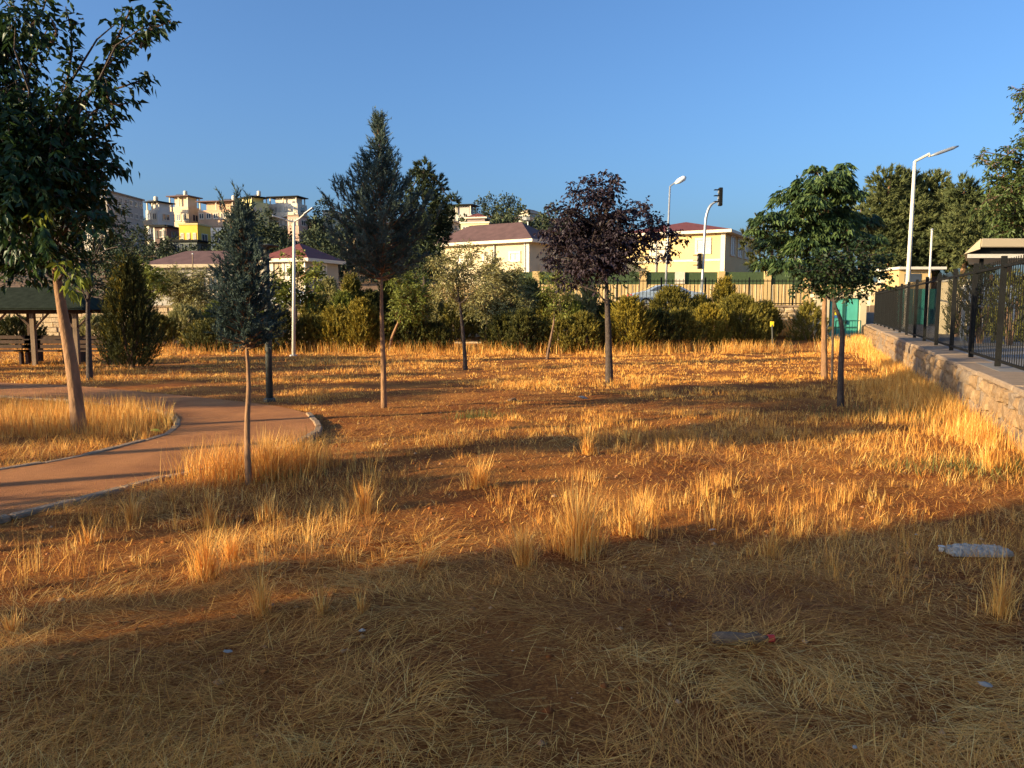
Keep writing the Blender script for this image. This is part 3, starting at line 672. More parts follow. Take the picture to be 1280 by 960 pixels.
small_tree("spreading olive with short brown trunk behind and right of the dark-trunked olive", (608, 438), [(608, 420), (609, 405), (610, 385)], [(620, 350, 22), (640, 360, 18), (600, 380, 20), (625, 385, 22), (650, 385, 16), (615, 330, 14), (645, 340, 12), (660, 370, 10), (632, 402, 14)], MT['olive'], (.12, .045), 30, rad=.1)
small_tree("yellow-green tree with thin leaning trunk just right of the tall cypress trunk", (487, 441), [(489, 425), (497, 405), (503, 390), (507, 370)], [(512, 355, 18), (525, 370, 18), (505, 375, 18), (495, 350, 12), (530, 392, 14), (540, 360, 10), (515, 395, 14), (495, 392, 10)], MT['yellow_green'], (.12, .05), 30, rad=.07, bark='bark_light')
small_tree("slender sapling with crooked leaning trunk below the left of the purple tree", (683, 449), [(687, 430), (692, 405), (693, 390), (692, 370)], [(695, 350, 12), (685, 365, 12), (705, 370, 12), (690, 385, 10), (715, 358, 9), (680, 345, 8), (708, 390, 8)], MT['yellow_green'], (.10, .042), 38, rad=.05, bark='bark')
small_tree("silvery olive with dark forked trunk, left between the dark thuja and the blue cypress", (211, 431), [(213, 415), (218, 395), (222, 385), (226, 370)], [(225, 355, 20), (205, 360, 14), (245, 365, 18), (230, 375, 16), (260, 375, 14), (215, 345, 12), (250, 345, 12), (275, 385, 10), (245, 390, 10)], MT['olive'], (.12, .042), 32, rad=.09)
small_tree("greyish wispy young tree behind the sapling, left of the purple tree", (705, 420), [(702, 400), (700, 380)], [(700, 345, 10), (708, 360, 10), (695, 365, 9), (718, 372, 8)], MT['olive'], (.13, .04), 26, Y=38, rad=.06)
small_tree("bright yellow-green layered tree behind the white double-arm lamp post", (372, 430), [(371, 410), (370, 380), (372, 350)], [(372, 340, 13), (350, 352, 13), (392, 345, 12), (360, 368, 16), (385, 372, 15), (398, 360, 8), (345, 372, 8), (375, 320, 8), (398, 332, 7), (355, 318, 5)], MT['yellow_green'], (.15, .08), 22, Y=36, rad=.08, bark='bark_light')
small_tree("light green tree behind the top of the dark thuja on the left", (185, 440), [(186, 400), (188, 370)], [(190, 345, 14), (178, 335, 12), (200, 355, 12), (172, 350, 10), (186, 365, 12)], MT['yellow_green'], (.14, .07), 26, Y=34, rad=.08)
small_tree("thin young tree in front of the silver car", (790, 420), [(794, 395), (798, 375), (800, 350)], [(798, 330, 7), (806, 340, 6), (792, 345, 6), (803, 320, 5), (812, 326, 4)], MT['plum_green'], (.13, .06), 34, Y=39, rad=.05)
# mid-left dark trees behind the mulberry
b = G(112, 476); Y = b[1]
broad_tree("dark_tree", "dark dense tree with thin trunk behind the mulberry, above the gazebo end", "tree", b, [b, P(111, 430, Y), P(110, 380, Y), P(115, 330, Y)], .07,
           cl(Y, [(130, 300, 26), (110, 330, 22), (145, 285, 20), (155, 310, 14), (120, 270, 16), (140, 330, 16), (95, 350, 16), (120, 355, 16), (150, 262, 10), (85, 320, 16)], .7), (.11, .05), MT['maple'], MT['bark_dark'], dens=330, perm=22)
def shrub(label, x, wpx, ytop, ybase, lm, Y=None, cat="shrub", name="bush", n=20, L=.10, W=.03, dens=1., up=1., group="bushes in the row behind the field", prf=None):
    b = G(x, ybase) if Y is None else np.array([P(x, ybase, Y)[0], Y, float(gz(0, Y))]); Y = b[1]
    zt2 = P(x, ytop, Y)[2]; H = zt2-b[2]; Wd = wpx/F*Y/2
    t = thing(name, label, cat, tuple(b), group=group)
    k = M(); m_ = int(120*dens*max(.6, H*Wd)); f = rng.uniform(0, 1, m_)**.85; az = rng.uniform(0, 6.283, m_)
    prf = np.interp(f, [0, .08, .35, .7, .9, 1], prf or [.7, .95, 1, .72, .36, .06])*Wd*(1+.22*np.sin(az*3+x)+.12*np.sin(az*5+f*9))
    rr_ = prf*rng.uniform(.45, 1.0, m_)
    PP = np.stack([np.cos(az)*rr_, np.sin(az)*rr_, f*H*.92], 1); out = np.stack([np.cos(az)*.55, np.sin(az)*.55, np.full(m_, up)], 1)
    V, T, tn = spray(PP, out+rng.normal(0, .25, (m_, 3)), np.full(m_, .16*H**.5+.1)*rng.uniform(.6, 1.3, m_), n, L, W, .4, None)
    for a in range(5):
        an = a*1.256+.3; k.tube([(0, 0, -.1), (math.cos(an)*Wd*.3, math.sin(an)*Wd*.3, H*.35), (math.cos(an)*Wd*.45, math.sin(an)*Wd*.45, H*.75)], [.03+.012*H, .02, .008], 5)
    link("stems", k.mesh("stems", MT['bark']), None, t); link("foliage", fast_mesh("foliage", V, T, tn), lm, t); return t
# dark thuja on the left
shrub("big dark cone-shaped thuja with golden lit tips, right of the gazebo", 165, 64, 320, 461, MT['thuja_dark'], cat="thuja", name="thuja_bush", n=26, L=.09, W=.020, dens=7.5, group=None, prf=[.62, .88, .95, .52, .22, .02])
th = [o for o in COL.objects if o.name.startswith("thuja_bush")][0]
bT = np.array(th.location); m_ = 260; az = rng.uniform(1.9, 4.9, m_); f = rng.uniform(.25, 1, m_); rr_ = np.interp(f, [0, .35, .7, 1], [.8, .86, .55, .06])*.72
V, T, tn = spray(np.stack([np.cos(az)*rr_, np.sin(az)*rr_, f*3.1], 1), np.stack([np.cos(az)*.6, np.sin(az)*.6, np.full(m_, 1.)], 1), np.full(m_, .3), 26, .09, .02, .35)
link("sunlit_tips", fast_mesh("sunlit_tips", V, T, tn), MT['thuja'], th)  # sunlight put into the colour: golden sprays on the sunward side only
D_, Y_, M_ = MT['thuja_dark'], MT['thuja'], MT['thuja_mid']
for i, (x, wp, yt, yb, lm, lab) in enumerate([
    (268, 50, 405, 441, D_, "low dark bush behind the blue cypress, left end of the row"), (352, 40, 392, 441, D_, "dark green bush just left of the white double-arm lamp post"),
    (385, 26, 398, 440, M_, "narrow bush just right of the white double-arm lamp post"), (399, 24, 400, 439, D_, "thin dark bush, second right of the white lamp post"),
    (420, 44, 388, 440, Y_, "golden bush midway between white lamp post and tall cypress"), (452, 48, 378, 440, Y_, "tallest golden bush left of the tall cypress trunk"),
    (474, 32, 398, 440, M_, "small bush right at the tall cypress trunk"), (518, 50, 402, 440, D_, "low dark bush under the yellow-green leaning tree"),
    (545, 40, 408, 440, D_, "very low dark bush between the leaning tree and the olives"), (632, 46, 396, 440, D_, "dark bush under the spreading olive"),
    (655, 40, 392, 441, D_, "dark bush just right of the spreading olive"), (678, 22, 402, 440, Y_, "narrow golden bush at the foot of the leaning sapling"),
    (703, 40, 398, 441, M_, "bush between the sapling and the purple tree"), (728, 40, 395, 441, M_, "bush left against the purple tree trunk"),
    (750, 22, 405, 440, D_, "thin dark bush behind the purple tree trunk"), (786, 54, 374, 440, Y_, "tall yellow-green bush right of the purple tree trunk"),
    (822, 48, 392, 439, D_, "dark bush below the silver car"), (850, 44, 390, 438, M_, "leafy bush below the traffic light pole, left side"),
    (884, 44, 384, 436, Y_, "rounded golden bush right of the traffic light pole"), (922, 74, 372, 434, M_, "largest green bush at the right end of the row"),
    (972, 40, 386, 428, D_, "dark bush behind the yellow marker post"), (330, 30, 402, 441, M_, "bush seen between the blue cypress and the dark pole"),
    (838, 60, 361, 408, M_, "higher bush on the bank in front of the silver car"), (875, 34, 372, 410, M_, "second higher bush on the bank, before the bonnet of the silver car"), (905, 30, 350, 420, Y_, "slender upright shrub rising above the large green bush")]):
    shrub(lab, x, wp*1.18, yt-1, yb, lm, Y=(41.5 if yb < 422 else None), L=.13, W=.036, n=22, dens=3.6)
shrub("small lone cone-shaped pine with short trunk left of the teal gate", 1010, 44, 380, 433, MT['thuja_mid'], cat="young pine", name="young_pine", L=.16, W=.03, n=18, dens=2.4, group=None)
for x, yt, yb, wp, Yq, lm, lab in [(440, 345, 400, 30, 41, 'thuja_mid', "bluish shrub on the bank left of the tall cypress trunk"), (412, 350, 400, 34, 42, 'olive', "grey feathery shrub on the bank right of the white lamp post"),
                                   (660, 350, 402, 44, 42, 'pine', "dark green young conifer on the bank below the cream building corner"), (735, 352, 405, 24, 42, 'olive', "grey shrub on the bank behind the purple tree"),
                                   (300, 372, 410, 60, 41, 'thuja_dark', "dark shrub on the bank behind the blue cypress"), (190, 395, 428, 70, 37, 'thuja_mid', "low shrub behind the thuja"), (20, 400, 426, 60, 36, 'thuja_dark', "dark low shrub behind the gazebo bench"), (255, 405, 432, 44, 36, 'thuja_mid', "low shrub at the foot of the stone terrace left"),
                                   (485, 350, 400, 30, 42, 'thuja_dark', "dark upright shrub on the bank just behind the cypress trunk"), (335, 385, 425, 30, 40, 'yellow_green', "lime shrub on the bank left of the lamp post"), (620, 378, 412, 60, 41, 'thuja_dark', "dark hedge clump on the bank behind the olives"),(760,378,410,40,42,'thuja_dark',"dark clump on the bank left of the silver car"),
    (232, 385, 425, 50, 40, 'olive', "pale shrub on the bank behind the silvery olive, left"), (275, 380, 425, 46, 41, 'yellow_green', "lime shrub on the bank between olive and blue cypress"), (395, 372, 418, 44, 40, 'thuja_mid', "green shrub on the bank behind the lamp post, right"),
    (430, 368, 415, 40, 40, 'yellow_green', "bright shrub on the bank above the golden bushes"), (465, 366, 412, 40, 41, 'thuja_dark', "dark shrub on the bank left of the leaning tree"), (540, 366, 410, 44, 41, 'olive', "pale shrub on the bank between leaning tree and olives"),
    (572, 372, 412, 40, 40, 'thuja_mid', "green shrub on the bank behind the dark-trunked olive"), (685, 368, 410, 36, 41, 'thuja_mid', "green shrub on the bank behind the leaning sapling"), (715, 372, 412, 34, 41, 'yellow_green', "lime shrub on the bank behind the grey wispy tree"),
    (120, 398, 428, 60, 37, 'olive', "pale low shrub right of the gazebo posts"), (955, 380, 412, 44, 42, 'thuja_mid', "rounded shrub before the rubble wall right of the large green bush")]:
    shrub(lab, x, wp, yt, yb, MT[lm], Y=Yq, L=.16, W=.045, n=22, dens=3., group="shrubs on the bank below the road")
# right-hand pines beyond the fence and the tall tree at the frame edge
for i, (bx, Yq, top, cls, lab, rr0) in enumerate([
    (1112, 60, 215, [(1110, 232, 17), (1125, 250, 22), (1100, 265, 20), (1118, 285, 26), (1140, 270, 20), (1098, 300, 20), (1130, 315, 24), (1108, 325, 16), (1135, 232, 14)], "tall pine directly behind the right street lamp", .28),
    (1168, 62, 222, [(1168, 236, 15), (1155, 255, 18), (1178, 262, 20), (1165, 290, 26), (1190, 300, 20), (1150, 305, 20), (1175, 320, 20)], "pine behind the short flagpole, middle of the right-hand group", .28),
    (1205, 58, 230, [(1205, 242, 14), (1195, 262, 18), (1218, 265, 20), (1205, 292, 26), (1230, 300, 22), (1190, 315, 16), (1222, 320, 18)], "pine above the cream kiosk roof corner", .28),
    (1262, 62, 250, [(1250, 268, 22), (1275, 275, 26), (1300, 270, 30), (1262, 298, 22)], "pine at the right frame edge behind the canopy roof", .28)]):
    bb = np.array([P(bx, 380, Yq)[0], Yq, 1.2]); pine("pine_tree", lab, bb, [bb, P(bx, 345, Yq), P(bx-2, 290, Yq), P(bx, top+10, Yq)], rr0, [C(x, y, r*1.32, Yq+rng.uniform(-1.5, 1.5)) for x, y, r in cls], MT['pine'], dens=105, L=.36, W=.10, n=24, group="pines beyond the right fence", bark='bark_light')
Yq = 27; bx = P(1330, 380, Yq); bb = np.array([bx[0], Yq, .6])
broad_tree("locust_tree", "tall feathery-leaved tree leaning in at the upper right frame edge above the canopy", "tree", bb, [bb, P(1330, 330, Yq), P(1328, 260, Yq), P(1325, 180, Yq)], .2,
           cl(Yq, [(1280, 115, 14), (1300, 120, 26), (1290, 160, 18), (1278, 140, 10), (1262, 195, 20), (1240, 208, 13), (1285, 215, 28), (1255, 235, 22), (1275, 262, 26), (1245, 262, 18), (1310, 240, 40), (1330, 170, 45), (1262, 285, 18), (1320, 290, 30), (1232, 190, 8), (1240, 285, 12), (1228, 200, 12), (1250, 225, 20), (1262, 245, 24), (1232, 250, 12), (1270, 280, 24), (1250, 280, 14), (1222, 262, 8)], 1.2), (.17, .075), leafmat("locust_leaf", [(.03, .05, .015), (.07, .10, .03), (.14, .17, .05)], .25), MT['bark'], dens=150, droop=.5, perm=22)
# dark mass of trees behind the building gap (x 920-1000) and behind mulberry left
for bx, Yq, cls, lm, lab in [(965, 66, [(940, 300, 16), (960, 285, 20), (985, 300, 22), (955, 325, 20), (985, 335, 20)], 'thuja_dark', "dark broad tree right of the yellow building, behind the chestnut"),
                             (1075, 64, [(1075, 255, 16), (1065, 285, 22), (1085, 300, 22), (1070, 330, 20)], 'pine', "dark pine mostly hidden behind the chestnut crown")]:
    bb = np.array([P(bx, 380, Yq)[0], Yq, 1.2]); pine("dark_backdrop_tree", lab, bb, [bb, P(bx, 330, Yq), P(bx, 300, Yq)], .25, [C(x, y, r, Yq) for x, y, r in cls], MT[lm], dens=50, L=.34, W=.1, n=20)
# ------------------------------------------------------------------ buildings
paint_cache = {}
def paint(c):
    if c not in paint_cache: paint_cache[c] = mat("house_paint", c, .88, .1, .5)
    return paint_cache[c]
def isect(Cx, Cy, ux, uy, px):
    t = (px-640)/F; return (t*Cy-Cx)/(ux-t*uy)
def bldg(label, xc, xl, xr, ytop, Y, yaw, wallm, roof='flat', roofm='roof_dull', floors=2, nL=3, nR=2, zb=None, ww=.34, wh=.45, overhang=.5, rise=1.6, winm='glass', framem='trim', balc=0, canopy=0, tank=None, name="house", cat="house", group=None, rooms=True, deck=False, skipL=(), fascia='trim', pipes=(), maxLR=16):
    ya = R(yaw); Cn = P(xc, ytop, Y); zt = Cn[2]
    uL = np.array([-math.cos(ya), math.sin(ya), 0]); uR = np.array([math.sin(ya), math.cos(ya), 0]); nLv = np.array([-math.sin(ya), -math.cos(ya), 0]); nRv = np.array([math.cos(ya), -math.sin(ya), 0])
    LL = max(2.5, isect(Cn[0], Y, uL[0], uL[1], xl)); LR = isect(Cn[0], Y, uR[0], uR[1], xr) if xr > xc else 8.
    seen = np.dot(nRv, -Cn+[0, 0, Cn[2]]) > 0
    if not (3 < LR < maxLR): LR = 4.5 if seen else 9
    if seen and Y > 86:
        for _ in range(6):                       # keep the whole width of the house where it stands
            e = Cn+uR*LR; over = 640+F*e[0]/e[1]-xr
            if over <= 1: break
            if xc-over > xl+5: xc -= over; Cn = P(xc, ytop, Y); LL = max(2.5, isect(Cn[0], Y, uL[0], uL[1], xl))
            else: LR *= .75
    cx = Cn+uL*LL/2+uR*LR/2
    if zb is None: zb = float(hill(cx[0], Y))-.5 if Y > 86 else 1.3
    zb = min(zb, zt-3.0)
    base = np.array([cx[0], cx[1], zb]); t = thing(name, label, cat, tuple(base), group=group); o = np.array([Cn[0], Cn[1], zb])
    H = zt-zb; Z = np.array([0, 0, 1.])
    M().par(o-Z*3, uL*LL, uR*LR, Z*(H+3)).build("wall", wallm, t)
    fh = H/floors if floors else H
    def window(org, u, nv, s, z, w_, h_):
        p = org+u*s+Z*z
        f = M(); fw = .10*min(1.5, max(1, Y/100))
        for q, a, c in ((p, w_, fw), (p+Z*(h_-fw), w_, fw)): f.par(q+nv*.002, u*a, nv*.09, Z*c)
        for q in (p, p+u*(w_-fw), p+u*(w_/2-fw/2)): f.par(q+Z*fw+nv*.002, u*fw, nv*.08, Z*(h_-2*fw))
        f.par(p+nv*.002-u*.08-Z*.08, u*(w_+.16), nv*.16, Z*.08)
        fo = f.build("window", MT[framem], t); 
        g = M().par(p+nv*.004+u*fw*.5+Z*fw*.5, u*(w_-fw), nv*.03, Z*(h_-fw)); g.build("pane", MT[winm], fo, origin=tuple(base))
    for fl in range(floors):
        for side, (org, u, nv, Ls, nn) in enumerate(((o, uL, nLv, LL, nL), (o, uR, nRv, LR, nR))):
            for i in range(nn):
                if side == 0 and (fl, i) in skipL: continue
                cw = Ls/nn; w_ = min(cw*ww*2, 2.0) if cw > 1.2 else cw*.5; h_ = min(fh*wh, 1.6)
                window(org, u, nv, cw*(i+.5)-w_/2, fl*fh+fh*.34, w_, h_)
        if balc and fl > 0:
            b = M(); b.par(o+uL*LL*.04+Z*(fl*fh-.1), uL*LL*.92, nLv*1.2, Z*.16); b.build("balcony_slab", MT['trim'], t)
            r = M(); r.par(o+uL*LL*.04+nLv*1.12+Z*(fl*fh+.06), uL*LL*.92, nLv*.08, Z*.85); r.build("balcony_rail", MT['trim'] if balc == 1 else wallm, t)
    for s_ in pipes: M().tube([o+uL*LL*s_+nLv*.12, o+uL*LL*s_+nLv*.12+Z*H], .07, 6).build("downpipe", MT['grey_metal'], t)
    oh = overhang
    if roof == 'hip':
        A = o-uL*oh-uR*oh+Z*H; a, b_ = uL*(LL+2*oh), uR*(LR+2*oh); e = M(); e.par(A, a, b_, Z*.28); e.build("eave", MT[fascia], t)
        A = A+Z*.28; k = M(); ins = min(LL, LR)/2+oh; q = [A, A+a, A+a+b_, A+b_]
        if LL >= LR: r1 = A+uL*ins+b_/2+Z*rise; r2 = A+a-uL*ins+b_/2+Z*rise; k.v = [tuple(v) for v in q+[r1, r2]]; k.f = [(0, 4, 5, 1), (1, 5, 2), (2, 5, 4, 3), (3, 4, 0)]
        else: r1 = A+uR*ins+a/2+Z*rise; r2 = A+b_-uR*ins+a/2+Z*rise; k.v = [tuple(v) for v in q+[r1, r2]]; k.f = [(0, 4, 1), (1, 4, 5, 2), (2, 5, 3), (3, 5, 4, 0)]
        rm = k.build("roof", MT[roofm], t)
    elif roof == 'flat':
        k = M(); k.par(o-uL*oh-uR*oh+Z*H, uL*(LL+2*oh), uR*(LR+2*oh), Z*.3); k.build("roof", MT[roofm], t)
    if canopy:
        for a in (.05, .5, .95):
            for c in (.06, .94): M().par(o+uL*LL*a+uR*LR*c+Z*(H+.02), uL*.22, uR*.22, Z*(canopy-.03)).build("canopy_post", MT['trim'], t)
        k = M(); oh = .3; A = o-uL*oh-uR*oh+Z*(H+canopy); a, b_ = uL*(LL+2*oh), uR*(LR+2*oh); k.par(A, a, b_, Z*.22)
        A = A+Z*.22; rt = A+a/2+b_/2+Z*.35; n0 = len(k.v); k.v += [tuple(v) for v in (A, A+a, A+a+b_, A+b_, rt)]; k.f += [(n0, n0+1, n0+4), (n0+1, n0+2, n0+4), (n0+2, n0+3, n0+4), (n0+3, n0, n0+4)]
        k.build("canopy_roof", MT[roofm], t)
        w2 = M(); w2.par(o+uL*LL*.12+uR*LR*.2+Z*(H+.02), uL*LL*.7, uR*LR*.65, Z*(canopy-.04)); w2.build("penthouse", wallm, t)
    if tank is not None:
        q = o+uL*LL*tank+uR*LR*.5+Z*(H+canopy+.6); 
        M().lathe(q, [(.4, -.2), (.45, -.1), (.45, .8), (.25, .95)], 10).build("water_tank", MT['trim'], t, smooth=True)
        M().par(q+uL*.9, uL*1.6, uR*.1+Z*.3, uR*1.2-Z*.8).build("solar_panel", MT['glass'], t)
    return t, o, uL, uR, nLv, nRv, LL, LR, H, base
# three near institutional buildings
t, o, uL, uR, nLv, nRv, LL, LR, H, base = bldg("yellow two-storey building with maroon hip roof and white corner trim, behind the traffic light", 907, 770, 941, 291, 74, 29, MT['yellow'], 'hip', 'roof_red', floors=1, nL=0, nR=0, overhang=.7, rise=1.5, name="yellow_building", cat="building", pipes=(.62,))
Z = np.array([0, 0, 1.])
def wfull(t, base, o, u, nv, s, z, w_, h_, pane='glass', fw=.22):
    f = M(); p = o+u*s+Z*z
    f.par(p+nv*.002, u*w_, nv*.10, Z*fw); f.par(p+Z*(h_-fw)+nv*.002, u*w_, nv*.10, Z*fw)
    for q in (0, w_-fw): f.par(p+u*q+Z*fw+nv*.002, u*fw, nv*.09, Z*(h_-2*fw))
    f.par(p+u*(w_/2-.05)+Z*fw+nv*.002, u*.1, nv*.07, Z*(h_-2*fw))
    fo = f.build("window", MT['trim'], t); M().par(p+nv*.004+u*fw*.6+Z*fw*.6, u*(w_-fw*1.2), nv*.03, Z*(h_-fw*1.2)).build("pane", MT[pane], fo, origin=tuple(base))
def zof(py, q): return P(640, py, q[1])[2]-q[2]
q = o
s0 = isect(o[0], o[1], uL[0], uL[1], 886); s1 = isect(o[0], o[1], uL[0], uL[1], 866)
wfull(t, base, o, uL, nLv, s0, zof(317, o), s1-s0, zof(296, o)-zof(317, o), 'curtain')
s0 = isect(o[0], o[1], uL[0], uL[1], 831); s1 = isect(o[0], o[1], uL[0], uL[1], 810)
wfull(t, base, o, uL, nLv, s0, zof(320, o), s1-s0, zof(298, o)-zof(320, o), 'trim')
M().par(o+Z*(H*.0)-uL*.0+nLv*.002, uL*.42, nLv*.08, Z*(H-.01)).build("corner_trim", MT['trim'], t)
M().par(o+uL*.45+nLv*.002+Z*zof(326, o), uL*(LL-.45), nLv*.06, Z*.22).build("string_course", MT['trim'], t)
for i in range(4): wfull(t, base, o, uR, nRv, LR*(.14+.22*i), zof(318, o), LR*.13, 2.0, 'curtain', .15)
t, o, uL, uR, nLv, nRv, LL, LR, H, base = bldg("cream building with dull red hip roof behind the olives, left of the purple tree", 662, 548, 693, 303, 72, 33, MT['cream'], 'hip', 'roof_dull', floors=1, nL=0, nR=0, overhang=.7, rise=1.9, name="cream_building", cat="building", pipes=(.36, .04))
for a, b2 in ((651, 636), (616, 604), (590, 572)):
    s0 = isect(o[0], o[1], uL[0], uL[1], a); s1 = isect(o[0], o[1], uL[0], uL[1], b2)
    wfull(t, base, o, uL, nLv, s0, zof(327, o), s1-s0, zof(313, o)-zof(327, o), 'trim')
M().par(o+nLv*.002, uL*.35, nLv*.08, Z*(H-.01)).build("corner_trim", MT['trim'], t)
M().tube([o+uR*2+nRv*.3, o+uR*2+nRv*.3+Z*3.5, o+uR*1.5+nRv*.3+Z*4.2], .08, 6).build("wall_pipe", MT['trim'], t)
dm = isect(o[0], o[1], uL[0], uL[1], 632); dq = o+uL*dm+uR*4+Z*(H+1.9)
M().lathe(dq, [(.05, 0), (.06, .5), (.5, .6), (.6, .9)], 10).build("satellite_dish", MT['grey_metal'], t)
t, o, uL, uR, nLv, nRv, LL, LR, H, base = bldg("beige building with maroon gabled porch roof behind the white double-arm lamp post", 383, 332, 425, 327, 64, 20, MT['cream_wall'], 'hip', 'roof_red', floors=1, nL=0, nR=0, overhang=.5, rise=1.4, name="beige_building", cat="building", pipes=(.02,))
wfull(t, base, o, uL, nLv, LL*.75, zof(348, o), LL*.14, 1.5); wfull(t, base, o, uL, nLv, LL*.35, zof(352, o), LL*.2, 1.9, 'curtain'); wfull(t, base, o, uR, nRv, LR*.3, zof(352, o), LR*.3, 1.6, 'curtain')
t, o, uL, uR, nLv, nRv, LL, LR, H, base = bldg("long low white building with dull red roof behind the thuja and the blue cypress", 330, 190, 340, 334, 66, 8, paint((.36, .32, .27)), 'hip', 'roof_dull', floors=1, nL=8, nR=1, overhang=.5, rise=1.3, fascia='cream_wall', framem='cream_wall', name="long_building", cat="building")
# low wall with red car etc behind left
# houses on the hill
hs = "houses on the hill"
def hb(label, *a, **k): k.setdefault('group', hs); return bldg(label, *a, **k)
hb("long grey-beige apartment block with windowed end bays, highest at the left behind the mulberry", 133, 112, 187, 239, 150, 2, paint((.42, .36, .29)), 'flat', 'concrete', floors=5, nL=3, nR=7, ww=.3, overhang=.3, maxLR=40, balc=0, name="apartment_block", cat="apartment block")
hb("small white balcony house with dark roof just right of the apartment block", 212, 190, 224, 262, 165, 22, paint((.66, .60, .50)), None, 'black_metal', floors=3, nL=2, nR=1, balc=1, canopy=1.6, tank=.8)
hb("pale orange-cream house with flat dark canopy roof and water tank, above the yellow house", 246, 218, 258, 258, 172, 15, paint((.60, .47, .32)), None, 'roof_dull', floors=2, nL=3, nR=1, canopy=2.2, tank=.45)
hb("bright yellow low house with three windows", 264, 230, 268, 281, 140, 8, paint((.78, .46, .07)), 'flat', 'yellow_paint' if 'yellow_paint' in MT else 'yellow', floors=1, nL=3, nR=1, ww=.3, overhang=.15, zb=P(640, 299, 140)[2]-2)
hb("salmon-orange wide house under a pale shallow roof, right of the yellow house", 300, 254, 312, 262, 170, 12, paint((.58, .36, .22)), None, 'roof_dull', floors=3, nL=5, nR=1, canopy=1.8, tank=.15)
hb("white lower house with upright openings below the salmon house", 296, 268, 306, 284, 160, 10, paint((.74, .68, .58)), 'flat', 'concrete', floors=1, nL=5, nR=1, overhang=.1, zb=P(640, 297, 160)[2])
hb("tall pale yellow house with bare grey-beige right wall and dark roof, on the skyline", 315, 297, 341, 252, 178, 42, paint((.70, .62, .28)), None, 'black_metal', floors=3, nL=2, nR=3, ww=.2, wh=.3, canopy=1.1, tank=.05, overhang=.4)
hb("white three-storey skyline house with dark terrace openings and right canopy, above the lamp post", 378, 341, 388, 254, 182, 14, paint((.70, .60, .47)), None, 'black_metal', floors=3, nL=6, nR=1, balc=1, canopy=1.5, ww=.28)
hb("pink-beige small annex below the white three-storey skyline house", 383, 364, 388, 270, 172, 10, paint((.55, .36, .27)), 'flat', 'concrete', floors=1, nL=4, nR=1, overhang=.1, zb=P(640, 280, 172)[2])
hb("cream low house glimpsed left of the tall cypress on the ridge", 424, 408, 428, 264, 190, 10, paint((.62, .52, .36)), 'flat', 'concrete', floors=2, nL=3, nR=1, overhang=.2)
hb("grey terraced house with flat dark roof behind the pine, on the ridge", 590, 552, 598, 268, 170, 18, paint((.42, .38, .34)), None, 'black_metal', floors=3, nL=4, nR=1, balc=1, canopy=2., overhang=.6)
hb("white house with two balconies right beside the pine", 571, 548, 574, 277, 150, 12, paint((.72, .66, .56)), 'flat', 'trim', floors=3, nL=2, nR=1, balc=1)
hb("pale yellow house with dark terrace openings under a small red roof", 611, 577, 620, 279, 140, 12, paint((.66, .58, .30)), 'flat', 'trim', floors=3, nL=3, nR=1, ww=.33, overhang=.15, canopy=0)
hb("red-roofed rooftop floor behind the pale yellow house", 606, 585, 612, 273, 150, 12, paint((.30, .22, .2)), 'hip', 'roof_red', floors=2, nL=2, nR=1, rise=.9)
hb("white and grey villa on the far ridge left of the purple tree", 662, 648, 678, 266, 205, 35, paint((.66, .60, .50)), 'hip', 'concrete', floors=2, nL=2, nR=2, rise=1.0)
hb("small pink-roofed house peeping over the cream building roof corner", 655, 646, 660, 287, 120, 12, paint((.62, .42, .34)), 'flat', 'trim', floors=2, nL=2, nR=1)
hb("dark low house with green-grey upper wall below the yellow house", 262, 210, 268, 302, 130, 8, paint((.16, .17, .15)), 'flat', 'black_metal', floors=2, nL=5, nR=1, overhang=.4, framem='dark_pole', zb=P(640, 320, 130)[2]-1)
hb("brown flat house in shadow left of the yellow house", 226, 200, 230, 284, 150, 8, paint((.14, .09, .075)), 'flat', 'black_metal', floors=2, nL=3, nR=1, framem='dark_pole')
hb("little white house with flat roof below the white balcony house", 214, 200, 218, 283, 150, 15, paint((.66, .60, .50)), 'flat', 'black_metal', floors=1, nL=2, nR=1, overhang=.5, zb=P(640, 292, 150)[2])
hb("narrow cream house between the orange-cream and the salmon house", 262, 252, 266, 252+14, 176, 14, paint((.62, .54, .42)), 'flat', 'black_metal', floors=2, nL=1, nR=1, overhang=.4)
hb("low whitish house under the pines' left edge on the slope", 560, 543, 564, 292, 132, 14, paint((.66, .60, .50)), 'flat', 'trim', floors=1, nL=3, nR=1, overhang=.3, zb=P(640, 301, 132)[2])
hb("small grey house at the skyline far left of the pine", 438, 428, 442, 268, 195, 14, paint((.45, .41, .36)), 'flat', 'black_metal', floors=1, nL=2, nR=1, overhang=.4)
hb("ochre low house on the slope right of the lamp post", 452, 436, 456, 300, 132, 14, paint((.60, .45, .24)), 'flat', 'concrete', floors=1, nL=3, nR=1, overhang=.3, zb=P(640, 309, 132)[2])
# retaining walls on the hill
for px0, px1, py, Yq, lab in [(395, 450, 318, 125, "long pale low wall on the hill above the beige building"), (350, 412, 285, 165, "pale terrace wall under the skyline houses"), (600, 680, 283, 150, "thin pale wall line on the wooded slope")]:
    a = P(px0, py, Yq); c = P(px1, py, Yq); zz = float(hill((a[0]+c[0])/2, Yq)); t = thing("terrace_wall", lab, "wall", (a[0], Yq, zz)); M().par((a[0], Yq, zz-1), (c[0]-a[0], 1, 0), (0, .4, 0), (0, 0, 2.0)).build("wall_face", MT['palings'], t)
